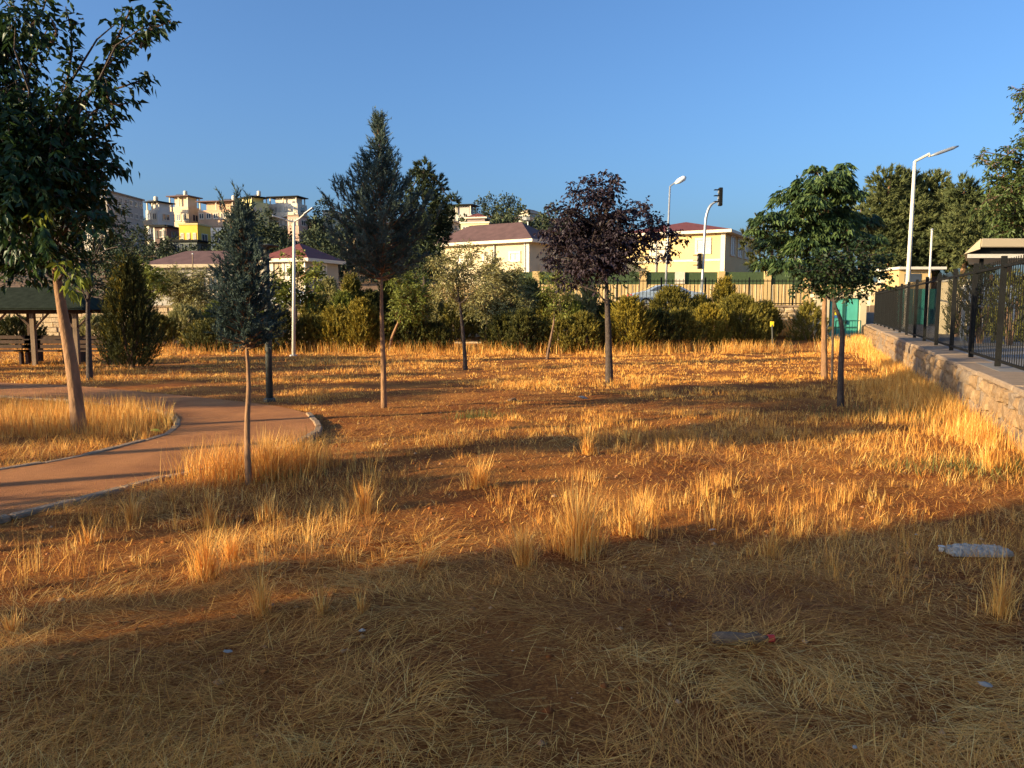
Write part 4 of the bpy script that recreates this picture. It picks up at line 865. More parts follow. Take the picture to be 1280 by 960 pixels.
# trees on the hill: one mesh per kind, copied
def hill_tree_mesh(seed, tall):
    n = 420; u = rdir(n); r = rng.uniform(.5, 1, (n, 1)); b = vnoise(u[:, 0]*2+seed, u[:, 1]*2+u[:, 2], .5, seed)[:, None]
    p = u*r*(.75+.45*b)*[1.9, 1.9, 1.9*tall]+[0, 0, 2.1*tall+.5]
    V, T = leaf_geo(p, nrm(u+rng.normal(0, .5, (n, 3))), .55*rng.uniform(.6, 1.3, n), .34, .2); me = fast_mesh("crown", V, T, np.repeat(np.clip(b[:, 0]+rng.normal(0, .15, n), 0, 1), 2)); me.materials.append(MT['hill_green']); return me
tm = M().tube([(0, 0, -1), (0, 0, 2.)], [.2, .12], 6).mesh("trunk", MT['bark'])
kinds = [hill_tree_mesh(3, .9), hill_tree_mesh(5, 1.5), hill_tree_mesh(8, 1.1)]
spots = [(215, 300, 132, "dark tree in front of the brown flat house"), (240, 318, 118, "dark tree in front of the dark low house, middle"), (258, 318, 122, "low dark tree right of it, above the long roof"), (355, 290, 150, "round tree below the white three-storey house"), (130, 310, 120, "dark tree low behind the mulberry crown"), (285, 318, 122, "dark tree behind the long roof, centre"), (385, 292, 155, "small tree on the bare earth behind the lamp post"), (208, 312, 130, "dark round tree below the white balcony house"), (192, 318, 125, "dark tree at the foot of the apartment block"), (225, 322, 118, "tree left of the dark low house"), (277, 308, 128, "tree right of the dark low house"),
         (300, 305, 138, "tree below the white lower house"), (320, 300, 140, "tree under the tall pale yellow house"), (335, 283, 165, "small tree at the foot of the tall pale yellow house"), (345, 292, 150, "tree between skyline houses and the dark pole head"),
         (352, 305, 135, "tree left of the lamp post top"), (340, 315, 120, "dark tree just above the dark pole head"), (360, 322, 112, "dark tree left behind the lamp post"), (392, 276, 178, "tree right of the white three-storey house"),
         (405, 270, 185, "ridge tree right of the white three-storey house"), (400, 300, 150, "bush-like tree on the bare earth slope right of the lamp post"), (412, 298, 148, "second tree on the bare earth slope"), (395, 316, 122, "low tree under the bare earth slope"),
         (560, 300, 130, "tree right of the pine below the ridge"), (580, 275, 165, "tree in front of the grey terraced house"), (600, 268, 190, "ridge tree behind the red-roofed floor"), (625, 268, 190, "ridge tree right of the red-roofed floor"),
         (632, 262, 200, "tall ridge tree left of the villa"), (641, 264, 200, "tall ridge tree nearest the villa"), (620, 285, 150, "tree right of the pale yellow house"), (635, 282, 150, "slope tree below the villa, left"),
         (650, 282, 150, "slope tree below the villa, middle"), (665, 284, 150, "slope tree below the villa, right"), (678, 272, 190, "ridge tree right of the villa"), (690, 280, 165, "ridge tree behind the purple crown edge"), (640, 295, 120, "tree behind the cream building roof"),
         (612, 262, 205, "thin ridge tree between the houses"), (170, 330, 100, "tree low left behind the thuja top"), (245, 330, 105, "tree above the long building roof"), (310, 330, 100, "tree behind the long building roof, right"),
         (430, 300, 140, "tree left behind the tall cypress"), (440, 280, 170, "ridge tree behind the tall cypress"), (372, 268, 188, "small ridge tree behind the white house"), (715, 285, 160, "slope tree behind the purple crown"), (760, 300, 150, "slope tree right behind the purple crown"),
         (150, 300, 140, "dark tree before the apartment block, left"), (175, 305, 135, "dark tree before the apartment block, right")]
first = {}
for i, (px, py, Yq, lab) in enumerate(spots):
    x = P(px, py, Yq)[0]; zz = float(hill(x, Yq)); zt2 = P(px, py-9, Yq)[2]; s = np.clip((zt2-zz)/4.4, 1.0, 2.2)
    if py > 308: s *= .8
    t = thing("hill_tree", lab, "tree", (x, Yq, zz-.2), random.uniform(0, 6), "trees on the hill"); t.scale = (s*.9, s*.9, s)
    link("crown", kinds[1 if ('tall' in lab or 'thin' in lab) else i % 3], None, t); link("trunk", tm, None, t)
px_r = np.random.default_rng(99)
for i in range(44):
    px = px_r.uniform(150, 700); Yq = px_r.uniform(98, 150); x = P(px, 300, Yq)[0]
    if abs(px-392) < 36 and Yq > 125: continue
    zz = float(hill(x, Yq)); t = thing("hill_tree", "green tree standing on the wooded slope among the hill houses", "tree", (x, Yq, zz-.2), px_r.uniform(0, 6), "trees on the hill"); s = px_r.uniform(.8, 1.4); t.scale = (s, s, s*px_r.uniform(.9, 1.3))
    link("crown", kinds[i % 3], None, t); link("trunk", tm, None, t)
# scrub on the hill
n = 5200; X = rng.uniform(-185, 60, n); Yv = rng.uniform(90, 232, n); k = (vnoise(X, Yv, 16, 11)+.35*vnoise(X, Yv, 5, 12)) > .62
bare = (np.abs(640+F*X/Yv-392) < 34) & (Yv > 128) & (Yv < 172); k &= ~(bare & (rng.uniform(0, 1, n) > .15)); X = X[k]; Yv = Yv[k]; n = len(X); Zv = hill(X, Yv)
PPs = np.repeat(np.stack([X, Yv, Zv], 1), 16, 0); u = rdir(len(PPs)); u[:, 2] = np.abs(u[:, 2]); rs = np.repeat(rng.uniform(.5, 1.5, n), 16)[:, None]
V, T = leaf_geo(PPs+u*rs*[1, 1, .9], u+rng.normal(0, .4, u.shape), .6*rng.uniform(.6, 1.2, len(u)), .36, .2)
tag(link("hillside_scrub", fast_mesh("hillside_scrub", V, T, np.repeat(rng.uniform(0, 1, len(u)), 2)), MT['hill_green']), "green scrub covering the slope between the hill houses", "scrub", kind='stuff')
# ------------------------------------------------------------------ gazebo and benches
Yg = 24.2; zg = float(gz(0, Yg))
gx0 = P(-75, 400, Yg)[0]; gx1 = P(96, 400, Yg)[0]; gd = 2.2
gt = thing("gazebo", "dark-roofed wooden picnic gazebo at the left frame edge behind the mulberry", "gazebo", ((gx0+gx1)/2, Yg+gd/2, zg))
ze = P(0, 392, Yg)[2]; zr = P(0, 362, Yg+gd/2)[2]
for x in np.linspace(gx0+.15, gx1-.1, 4):
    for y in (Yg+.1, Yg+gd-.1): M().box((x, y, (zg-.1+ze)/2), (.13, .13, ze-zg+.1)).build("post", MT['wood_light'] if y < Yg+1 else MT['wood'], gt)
for y in (Yg+.1, Yg+gd-.1): M().box(((gx0+gx1)/2, y, ze+.07), (gx1-gx0+.2, .12, .16)).build("beam", MT['wood'], gt)
for x in np.linspace(gx0+.15, gx1-.1, 4):
    for sgn in (1, -1): M().tube([(x, Yg+.1, ze-.5), (x+sgn*.5, Yg+.1, ze+.0)], .04, 4).build("brace", MT['wood_light'], gt)
k = M(); o0 = .45; A = [(gx0-o0, Yg-o0, ze+.12), (gx1+o0, Yg-o0, ze+.12), (gx1+o0, Yg+gd+o0, ze+.12), (gx0-o0, Yg+gd+o0, ze+.12), (gx0+1.0, Yg+gd/2, zr), (gx1-.8, Yg+gd/2, zr)]
k.v = A; k.f = [(0, 1, 5, 4), (1, 2, 5), (2, 3, 4, 5), (3, 0, 4), (3, 2, 1, 0)]; k.build("roof", MT['roof_tile_dark'], gt)
for i in range(14):
    f = (i+.5)/14; sh = M(); a = np.array(A[0])*(1-f)+np.array(A[4])*f; c = np.array(A[1])*(1-f)+np.array(A[5])*f; sh.par(a+[0, 0, .012], c-a, (0, .17, .07), (0, -.006, .02)); sh.build("roof_board", MT['roof_tile_dark'], gt)
def bench(x, y, rz, label):
    t = thing("park_bench", label, "bench", (x, y, zg), rz, "slatted benches under the gazebo")
    for i in range(4): link("seat_slat", M().box((0, -.22+i*.13, .44), (1.75, .10, .035)).mesh("seat_slat", MT['wood']), None, t)
    for i in range(3): link("back_slat", M().box((0, .30+i*.03, .56+i*.15), (1.75, .03, .11)).mesh("back_slat", MT['wood']), None, t)
    for sx in (-.72, .72):
        link("leg", M().box((sx, -.15, .2), (.09, .12, .42)).mesh("leg", MT['wood']), None, t); link("leg", M().box((sx, .24, .2), (.09, .12, .42)).mesh("leg", MT['wood']), None, t)
        link("back_support", M().par((sx-.04, .28, .4), (.08, 0, 0), (0, .05, 0), (0, .1, .55)).mesh("back_support", MT['wood']), None, t)
for px, rz, lab in [(10, 0, "slatted wooden bench at the far left under the gazebo"), (58, 0, "slatted wooden bench left of the mulberry trunk"), (112, 0, "slatted wooden bench between the mulberry trunk and the thuja")]:
    bench(P(px, 440, Yg+.7)[0], Yg+.7, rz, lab)
t = thing("picnic_table", "wooden picnic table behind the gazebo benches", "table", (P(75, 440, Yg+1.9)[0], Yg+1.9, zg))
link("table_top", M().box((0, 0, .74), (2.0, .8, .06)).mesh("table_top", MT['wood']), None, t)
for sx in (-.8, .8): link("leg", M().box((sx, 0, .36), (.1, .6, .72)).mesh("leg", MT['wood']), None, t)
# ------------------------------------------------------------------ lamps, poles, signals
def V3(*a): return np.array(a, float)
b = G(367, 445); Y = b[1]; t = thing("double_arm_lamp", "white double-arm street lamp post in the field right of the blue cypress", "lamp post", tuple(b))
M().tube([b-[0, 0, .1], P(367.5, 276, Y)], [.075, .05], 10).build("pole", MT['white_metal'], t, smooth=True)
M().lathe(b, [(.16, -.05), (.16, .04), (.1, .06)], 10).build("base_flange", MT['grey_metal'], t)
for e in ((380, 268), (356, 274)):
    q = P(*e, Y-.1); a = P(367.5, 277, Y); M().tube([a, (a+q)/2+[0, 0, -.03], q], [.04, .035, .03], 6).build("arm", MT['white_metal'], t)
    d = nrm(q-a); M().par(q-[0, .1, .02], d*.45, (0, .2, 0), (0, 0, .06)).build("lamp_head", MT['grey_metal'], t, bevel=.015)
b = G(337, 502); Y = b[1]; t = thing("park_lamp", "dark weathered park lamp pole with flat disc head beside the path end", "lamp post", tuple(b))
M().tube([b-[0, 0, .1], P(335, 400, Y), P(332.5, 312, Y)], [.062, .055, .05], 10).build("pole", MT['dark_pole'], t, smooth=True)
M().lathe(b, [(.11, -.05), (.11, .05), (.065, .07)], 10).build("base_flange", MT['dark_pole'], t)
q = P(332.5, 312, Y); M().lathe(q, [(.05, 0), (.07, .03), (.22, .05), (.23, .07), (.05, .10)], 16).build("lamp_head", MT['dark_pole'], t, smooth=True)
Yr = 50; rz_ = 1.42
def streetlamp(label, bx, top, head, Yq, zb, r=.09, arm=True, hl=.75, m='grey_metal'):
    b = V3(P(bx, 380, Yq)[0], Yq, zb); t = thing("street_lamp", label, "street lamp", tuple(b)); tp = P(*top, Yq)
    M().tube([b-[0, 0, .2], tp], [r, r*.6], 10).build("pole", MT[m], t, smooth=True); M().lathe(b, [(r*2, -.05), (r*2, .05), (r, .08)], 8).build("base_flange", MT['grey_metal'], t)
    q = P(*head, Yq); d = nrm(q-tp)
    M().tube([tp, tp+(q-tp)*.5+[0, 0, .08*np.linalg.norm(q-tp)], q-d*hl*.5], r*.5, 6).build("arm", MT[m], t)
    h = M(); e = q-d*hl*.5; hr = .17 if m == 'grey_metal' else .07; h.tube([e-d*.05, e+d*hl*.3, e+d*hl*.8, e+d*hl], [hr*.4, hr, hr, hr*.4], 8); h.build("lamp_head", MT['lamp_lens'] if m == 'grey_metal' else MT['grey_metal'], t, smooth=True); return t
streetlamp("grey street lamp with white oval head right of the purple tree", 831, (837.5, 233), (851, 225), Yr, rz_)
tl = V3(P(876, 378, Yr)[0], Yr, rz_); t = thing("traffic_light", "curved traffic light pole with two black signal heads in front of the yellow building", "traffic light", tuple(tl))
M().tube(smooth_poly([tl-[0, 0, .2], P(879, 330, Yr), P(881.5, 282, Yr), P(884, 266, Yr), P(889, 256, Yr), P(898, 251, Yr)], 4), [.085]*17+[.06]*4, 8).build("pole", MT['grey_metal'], t, smooth=True)
def sighead(cx, y0, y1, wpx, dirx=-1):
    c = (P(cx, y0, Yr)+P(cx, y1, Yr))/2; hh = (y1-y0)/F*Yr; wv = wpx/F*Yr
    M().box(c, (wv*.75, .3, hh)).build("signal_housing", MT['black_metal'], t, bevel=.03)
    for i in range(3):
        z = c[2]+hh*(.32-.32*i); M().par((c[0]+dirx*wv*.38, c[1]-.15, z+.05), (dirx*.28, 0, 0), (0, .3, 0), (0, 0, .04)).build("signal_visor", MT['black_metal'], t)
        M().tube([(c[0]+dirx*wv*.36, c[1], z-.06), (c[0]+dirx*(wv*.36+.04), c[1], z-.06)], .11, 10).build("signal_lens", MT['grey_metal'], t)
sighead(900.5, 235, 257, 6); sighead(874.5, 317, 336, 6)
M().tube([P(877, 327, Yr), P(880.2, 327, Yr)], .03, 5).build("bracket", MT['grey_metal'], t)
streetlamp("tall pale street lamp with slim tilted head behind the right fence", 1133, (1143.5, 202), (1180, 189), 34, .6, .11, m='white_metal', hl=1.3)
for bx, top, Yq, lab in [(1131, (1137, 290), 40, "thin white pole just left of the tall right street lamp"), (1160, (1165, 288), 38, "short thin white flagpole right of the tall right street lamp"), (240, (241, 318), 60, "short wooden utility pole before the long white building")]:
    b = V3(P(bx, 380, Yq)[0], Yq, .6 if bx > 600 else 1.3); t = thing("thin_pole", lab, "pole", tuple(b)); M().tube([b-[0, 0, .3], P(*top, Yq)], [.06, .045], 8).build("pole_shaft", MT['white_metal'] if bx > 600 else MT['wood_light'], t, smooth=True)
    M().lathe(P(*top, Yq), [(.05, 0), (.07, .02), (.07, .06), (.02, .1)], 8).build("pole_cap", MT['grey_metal'], t)
# ------------------------------------------------------------------ teal gate, marker sign
Yt = 43.2
gx = [P(x, 400, Yt)[0] for x in (1018, 1036, 1040, 1058, 1074, 1082)]
zt2 = P(0, 372, Yt)[2]; t = thing("gate_wall", "cream wall and pillar framing the teal metal doors", "wall", (gx[0], Yt, -.5))
M().par((gx[0], Yt, -.9), (gx[1]-gx[0], 0, 0), (0, .3, 0), (0, 0, zt2+.9)).build("wall_panel", MT['cream'], t); M().par((gx[4], Yt-.05, -.9), (gx[5]-gx[4], 0, 0), (0, .4, 0), (0, 0, zt2+1.0)).build("pillar", MT['cream'], t)
M().par((gx[0]-.1, Yt-.1, zt2+.02), (gx[5]-gx[0]+.2, 0, 0), (0, .6, 0), (0, 0, .18)).build("lintel", MT['cream'], t)
t = thing("teal_gate", "teal double metal doors with a yellow warning label, far right end of the field", "gate", (gx[2], Yt+.1, -.5))
mid = (gx[1]+gx[4])/2
for x0, x1 in ((gx[1]+.01, mid-.02), (mid+.02, gx[4]-.01)):
    d = M().par((x0, Yt+.1, -.55), (x1-x0, 0, 0), (0, .06, 0), (0, 0, zt2+.54)).build("door_leaf", MT['teal'], t)
    f = M()
    for xx in (x0, x1-.07): f.par((xx, Yt+.06, -.55), (.07, 0, 0), (0, .05, 0), (0, 0, zt2+.5))
    f.par((x0+.08, Yt+.065, .35), (x1-x0-.16, 0, 0), (0, .04, 0), (0, 0, .08)); f.build("door_frame", MT['teal_dark'], d, origin=tuple(t.location))
M().box((mid+.12, Yt+.05, .7), (.06, .08, .25)).build("handle", MT['black_metal'], t)
q = P(1045, 390, Yt); lbp = M().box((q[0], Yt+.055, q[2]), (.26, .02, .32)).build("warning_label", MT['yellow_sign'], t)
k = M(); k.v = [(q[0]-.08, Yt+.04, q[2]-.02), (q[0]+.08, Yt+.04, q[2]-.02), (q[0], Yt+.04, q[2]+.12)]; k.f = [(0, 1, 2)]; k.build("warning_mark", MT['black_metal'], lbp, origin=tuple(t.location))
M().box((q[0], Yt+.055, q[2]-.26), (.24, .02, .12)).build("blue_label", MT['blue_sign'], t)
t = thing("metal_frame_barrier", "thin dark rectangular metal frame standing in grass before the teal doors", "barrier", (P(1044, 425, 41)[0], 41, -.5))
x0 = P(1045, 400, 41)[0]; x1 = P(1076, 400, 41)[0]; zz = P(0, 401, 41)[2]
for x in (x0, x1): M().tube([(x, 41, -.6), (x, 41, zz)], .03, 6).build("upright", MT['teal_dark'], t)
for z in (zz, (zz-.5)/2-.2): M().tube([(x0, 41, z), (x1, 41, z)], .025, 6).build("crossbar", MT['teal_dark'], t)
for i in range(1, 9): M().tube([(x0+(x1-x0)*i/9, 41, -.45), (x0+(x1-x0)*i/9, 41, zz)], .01, 4).build("thin_bar", MT['teal_dark'], t)
b = G(966, 437); Y = b[1]; t = thing("yellow_marker_post", "small bright yellow plate on a short grey post before the right bushes", "marker sign", tuple(b))
M().tube([b-[0, 0, .1], P(965, 406, Y)], .035, 6).build("post", MT['dark_pole'], t); q = P(965, 405, Y); M().box(q, (.17, .03, .24)).build("plate", MT['yellow_sign'], t, bevel=.006)
# ------------------------------------------------------------------ silver-blue sedan on the road
def car(label, xL, Yc, zc, L=4.6, rz=math.pi, paintm='car_paint'):
    t = thing("parked_car", label, "car", (xL, Yc, zc), rz)
    prof = [(-2.3, .45), (-2.28, .75), (-2.15, .92), (-1.6, .99), (-1.2, 1.05), (-.55, 1.38), (.15, 1.44), (.75, 1.38), (1.45, 1.02), (1.75, .98), (2.15, .88), (2.29, .70), (2.3, .42), (2.2, .28), (-2.2, .28)]
    bm = bmesh.new(); rows = []
    for yy, wv, zk in ((-.86, 1., 1.), (-.80, 1., 1.), (-.62, 1., 1.), (.62, 1., 1.), (.80, 1, 1), (.86, 1, 1)):
        r = []
        for x, z in prof:
            zz = z; y = yy
            if abs(yy) > .7 and z > 1.0: y = yy*(1-(z-1.0)*.42)
            if abs(yy) > .83: zz = min(z, 1.0) if z > 1.0 else (.3+(z-.3)*.97); x = x*.985
            if abs(yy) > .83 and z > 1.0: zz = z*.97
            r.append(bm.verts.new((x*L/4.6, y, zz)))
        rows.append(r)
    for a, c in zip(rows, rows[1:]):
        for i in range(len(prof)): j = (i+1) % len(prof); bm.faces.new((a[i], a[j], c[j], c[i]))
    bm.faces.new(rows[0][::-1]); bm.faces.new(rows[-1]); bmesh.ops.recalc_face_normals(bm, faces=bm.faces[:])
    me = bpy.data.meshes.new("body"); bm.to_mesh(me); bm.free(); link("body", me, MT[paintm], t)
    for sgn in (-1, 1):
        for xs in ([(-1.0, 1.06), (-.52, 1.33), (.02, 1.37), (.02, 1.06)], [(.10, 1.06), (.10, 1.37), (.66, 1.32), (1.15, 1.06)]):
            k = M(); y0 = sgn*.865; y1 = sgn*.775; k.v = [(x, (y0 if z < 1.1 else y1), z) for x, z in xs]+[(x, (y0 if z < 1.1 else y1)-sgn*.04, z) for x, z in xs]
            k.f = [(0, 1, 2, 3), (7, 6, 5, 4), (0, 4, 5, 1), (1, 5, 6, 2), (2, 6, 7, 3), (3, 7, 4, 0)]; link("side_window", k.mesh("side_window", MT['glass']), None, t)
        for xw in (-1.4, 1.38):
            w_ = M().tube([(xw, sgn*.68, .32), (xw, sgn*.90, .32)], .32, 18).mesh("wheel", MT['rubber']); wo2 = link("wheel", w_, None, t)
            link("rim", M().tube([(xw, sgn*.88, .32), (xw, sgn*.915, .32)], .19, 12).mesh("rim", MT['grey_metal']), None, wo2)
        link("headlight", M().box((-2.2, sgn*.62, .72), (.16, .34, .14)).mesh("headlight", MT['lamp_lens']), None, t); link("tail_light", M().box((2.22, sgn*.62, .78), (.12, .34, .14)).mesh("tail_light", MT['red_cap']), None, t)
        link("mirror", M().box((-.75, sgn*.97, 1.04), (.14, .16, .12)).mesh("mirror", MT[paintm]), None, t)
    for x0, z0, x1, z1 in ((-1.17, 1.07, -.60, 1.37), (.80, 1.37, 1.42, 1.05)):
        k = M(); k.v = [(x0-.02, -.66, z0+.015), (x0-.02, .66, z0+.015), (x1-.02, .58, z1+.015), (x1-.02, -.58, z1+.015)]; k.f = [(0, 1, 2, 3)]; 
        if x0 > 0: k.v = [(x, y, z+.01) for x, y, z in k.v]
        link("windscreen", k.mesh("windscreen", MT['glass']), None, t)
    return t
car("silver-blue sedan on the road behind the bushes, left of the traffic light", P(833, 370, 47.2)[0], 47.2, 1.43)
car("white car half hidden behind shrubs on the road, left of the lamp post", P(345, 370, 47.6)[0], 47.6, 1.43, rz=0, paintm='white_paint')
# ------------------------------------------------------------------ things beyond the right fence
Yk = 24.
def seg(px, Yq): return P(px, 380, Yq)[0]
t = thing("street_canopy", "cream metal canopy with sloping fascia roof beyond the right fence", "canopy", (seg(1250, 26), 26, .6))
zA = P(0, 298, 24)[2]; zB = P(0, 309, 24)[2]
x0 = seg(1222, 24); sv = V3(.602*4, 4, 0); X1 = V3(7, 0, 0)
M().par((x0, 24, zB), X1, sv, (0, 0, zA-zB)).build("roof_fascia", MT['cream_wall'], t, bevel=.02)
M().par((x0-.35, 24.1, zB-.32), X1, sv, (0, 0, .12)).build("lower_band", MT['white_metal'], t); M().par((x0-.3, 24.2, zB-.2), X1, sv, (0, 0, .2)).build("dark_soffit", MT['black_metal'], t)
k = M(); a0 = [V3(x0-.02, 24, zA), V3(x0-.02, 24, zB-.05), V3(x0-.40, 24.2, zB-.2)]; k.v = [tuple(q) for q in a0+[q+sv for q in a0]]; k.f = [(0, 1, 2), (3, 5, 4), (0, 2, 5, 3), (2, 1, 4, 5), (1, 0, 3, 4)]; k.build("roof_end", MT['cream_wall'], t)
for i, x in enumerate((x0+.1, x0+1.9, x0+3.7, x0+5.5)):
    for q in (.06, .9): M().box((x+sv[0]*q, 24.1+4*q, (.6+zB-.32)/2), (.09, .09, zB-.32-.6)).build("post", MT['black_metal'], t)
M().par(V3(x0+.3, 24, .62)+sv*.97, (6.5, 0, 0), (0, .08, 0), (0, 0, 1.9)).build("rear_panel", MT['dark_pole'], t)
for i in range(16): M().box((x0+.4+i*.4+sv[0]*.95, 24+4*.95, 2.1), (.09, .08, 1.2)).build("slat", MT['wood'], t)
# white railing
t = thing("white_railing", "white upright-bar railing along the far side of the street", "railing", (seg(1200, 22), 22, .6))
zt3 = P(0, 356, 22)[2]; zb3 = P(0, 384, 22)[2]
xx0 = seg(1206, 22); barm = M().box((0, 0, 0), (.05, .03, zt3-zb3)).mesh("bar", MT['white_metal'])
for i in range(34): link("bar", barm, None, t, (xx0+i*.13-t.location.x, 0, (zt3+zb3)/2-.6))
for z in (zb3, zt3-.12): M().par((xx0-.1, 22.02, z), (4.7, 0, 0), (0, .03, 0), (0, 0, .06)).build("rail", MT['white_metal'], t)
for i in range(4): M().box((xx0+i*1.45, 22.05, (.6+zt3)/2), (.07, .06, zt3-.6)).build("post", MT['white_metal'], t)
# kiosk, teal panels, low roofs
t = thing("cream_kiosk", "small cream box kiosk with flat lid beyond the fence, right of the tall street lamp", "kiosk", (seg(1197, 27), 27, .6))
zk1 = P(0, 352, 27)[2]; M().box((seg(1197, 27), 27.3, (.6+zk1)/2), (.75, .6, zk1-.6)).build("cabinet", MT['cream'], t, bevel=.01); M().box((seg(1197, 27), 27.3, zk1+.04), (.9, .75, .07)).build("lid", MT['white_metal'], t); M().box((seg(1197, 27), 26.98, zk1-.28), (.7, .03, .04)).build("door_gap", MT['black_metal'], t)
t = thing("teal_site_hoarding", "teal sheet hoarding seen through the fence below the right street lamp", "hoarding", (seg(1150, 41), 41, .6))
zc1 = P(0, 361, 41)[2]
for i in range(7): xa = seg(1122, 41)+i*.42; M().par((xa, 41+.01*(i % 2), .62), (.40, 0, 0), (0, .03, 0), (0, 0, zc1-.62)).build("sheet_panel", MT['teal_dark'] if i % 3 else MT['teal'], t)
t = thing("guard_hut", "low hut with flat pale roof under the pines, right of the tall street lamp", "hut", (seg(1140, 48), 48, .9))
zr1 = P(0, 337, 48)[2]; M().par((seg(1122, 48), 48, .9), (2., 0, 0), (0, 2.5, 0), (0, 0, zr1-.9)).build("wall", MT['palings'], t); M().par((seg(1118, 48), 47.6, zr1), (2.9, 0, 0), (0, 3.2, 0), (0, 0, .16)).build("roof", MT['white_metal'], t); M().box((seg(1139, 48), 47.98, zr1-.5), (1.0, .04, .5)).build("window", MT['glass'], t)
t = thing("low_shed", "low cream shed with curved pale roof at the end of the stone wall", "shed", (seg(1110, 50), 50, .9))
zr2 = P(0, 351, 50)[2]; M().par((seg(1088, 50), 50, .9), (3.4, 0, 0), (0, 2.5, 0), (0, 0, zr2-1)).build("wall", MT['cream'], t); M().tube([(seg(1096, 50), 49.8, zr2), (seg(1133, 50), 49.8, zr2)], .22, 10).build("roof_edge", MT['white_metal'], t)
M().par((seg(1088, 50), 49.7, zr2-.5), (3.6, 0, 0), (0, .1, 0), (0, 0, .3)).build("fascia", MT['cream'], t)
# hedges beyond the fence, below the railing
for x, wp, yt, yb, Yq, lab in [(1225, 46, 380, 420, 20.5, "dark hedge below the white railing, left piece"), (1262, 44, 384, 420, 19.5, "dark hedge below the white railing, right piece"), (1295, 44, 380, 425, 19, "dark hedge cut by the right frame edge"), (1196, 26, 378, 408, 25, "dark bush below the cream kiosk")]:
    tt = shrub(lab, x, wp, yt, yb, MT['thuja_dark'], Y=Yq, L=.08, W=.03, n=18, dens=2.2, group="hedge beyond the fence", name="hedge_bush"); tt.location.z = .6
# brown low boundary boards beyond the wall end
t = thing("orange_barrier_boards", "row of weathered reddish boards behind the fence at the far wall end", "board fence", (seg(1105, 46), 46, .6))
for i in range(12): M().box((seg(1084, 46)+i*.3, 46, .95+.02*(i % 3)), (.27, .03, 1.3)).build("board", MT['wood_light'], t)
# ------------------------------------------------------------------ litter in the field
b = G(1223, 690); t = thing("flattened_plastic_sack", "flattened dirty white plastic sack lying on the grass at the right", "plastic sack", tuple(b-[0, 0, .012]), R(-4))
bm = bmesh.new(); nx, ny = 60, 26; top = []
for j in range(ny+1):
    r = []
    for i in range(nx+1):
        u = i/nx; v = j/ny; x = (u-.5)*.42*(1-.12*abs(v-.5)); y = (v-.5)*.17*(1-.7*max(0, u-.82)*3)
        e = min(u, 1-u, v, 1-v); z = .012+.03*min(1, e*5)**.6+.010*(vnoise(x, y, .018, 3)-.5)*2+.006*abs(math.sin(x*90+y*60+3*vnoise(x, y, .06, 4)))
        r.append(bm.verts.new((x, y, z)))
    top.append(r)
for j in range(ny):
    for i in range(nx): bm.faces.new((top[j][i], top[j][i+1], top[j+1][i+1], top[j+1][i]))
r = bmesh.ops.extrude_face_region(bm, geom=bm.faces[:]);
for v in r['geom']:
    if isinstance(v, bmesh.types.BMVert): v.co.z = .005
bmesh.ops.recalc_face_normals(bm, faces=bm.faces[:]); me = bpy.data.meshes.new("sack_body"); bm.to_mesh(me); bm.free(); link("sack_body", me, MT['plastic'], t)
k = M().lathe((-.235, 0, .03), [(.01, -.02), (.018, -.005), (.014, .006), (.022, .018)], 6); link("crumpled_neck", k.mesh("crumpled_neck", MT['white_metal']), None, t)
b = G(928, 803); t = thing("plastic_bottle", "crushed clear-grey plastic bottle with red cap half buried in straw, lower right", "bottle", tuple(b-[0, 0, .012]), R(2))
MT['bottle'] = mat("cloudy_plastic", (.16, .10, .06), .7, .3, 25, spec=.2)
k = M().tube([(-.14, 0, .035), (-.12, 0, .035), (-.05, 0, .033), (.02, 0, .03), (.07, 0, .034), (.10, 0, .03), (.12, 0, .03)], [.022, .03, .03, .024, .029, .014, .013], 12); link("bottle_body", k.mesh("bottle_body", MT['bottle'], smooth=True), None, t)
link("cap", M().tube([(.12, 0, .03), (.15, 0, .03)], .018, 10).mesh("cap", MT['red_cap']), None, t)
def scrap(px, py, s, lab, m='plastic', name="paper_scrap", cat="litter"):
    s = s*.8
    b = G(px, py); bm = bmesh.new(); bmesh.ops.create_icosphere(bm, subdivisions=2, radius=1)
    for v in bm.verts: v.co = Vector((v.co.x*s*(1+.4*rng.normal()*.5), v.co.y*s*.6*(1+.3*rng.normal()*.5), max(-.2, v.co.z)*s*.35*(1+.5*rng.normal()*.5)+s*.1))
    me = bpy.data.meshes.new(name); bm.to_mesh(me); bm.free(); o = link(name, me, MT[m], None, (b[0], b[1], b[2]+.02)); o.rotation_euler = (.1, .2, rng.uniform(0, 3)); tag(o, lab, cat)
scrap(195, 541, .085, "crumpled bright yellow plastic on the path island tip", 'yellow_scrap', "plastic_scrap")
scrap(728, 499, .12, "white scrap lying in the grass left of the purple tree base")
scrap(890, 806-140, .03, "tiny white scrap at the edge of the lit soil, right of centre")
scrap(1230, 862, .04, "curled pale plastic strip in the straw at lower right")
scrap(1068, 941, .018, "tiny white crumb at the bottom edge, right"); scrap(285, 820, .025, "small white crumb in the shaded straw, lower left"); scrap(453, 794, .028, "small pale stone chip in the straw, left of centre"); scrap(1145, 672, .02, "white crumb left of the plastic sack")
scrap(640, 503, .16, "brown lump of clods in the shadow left of the white scrap", 'bark', "soil_clod", "clod")
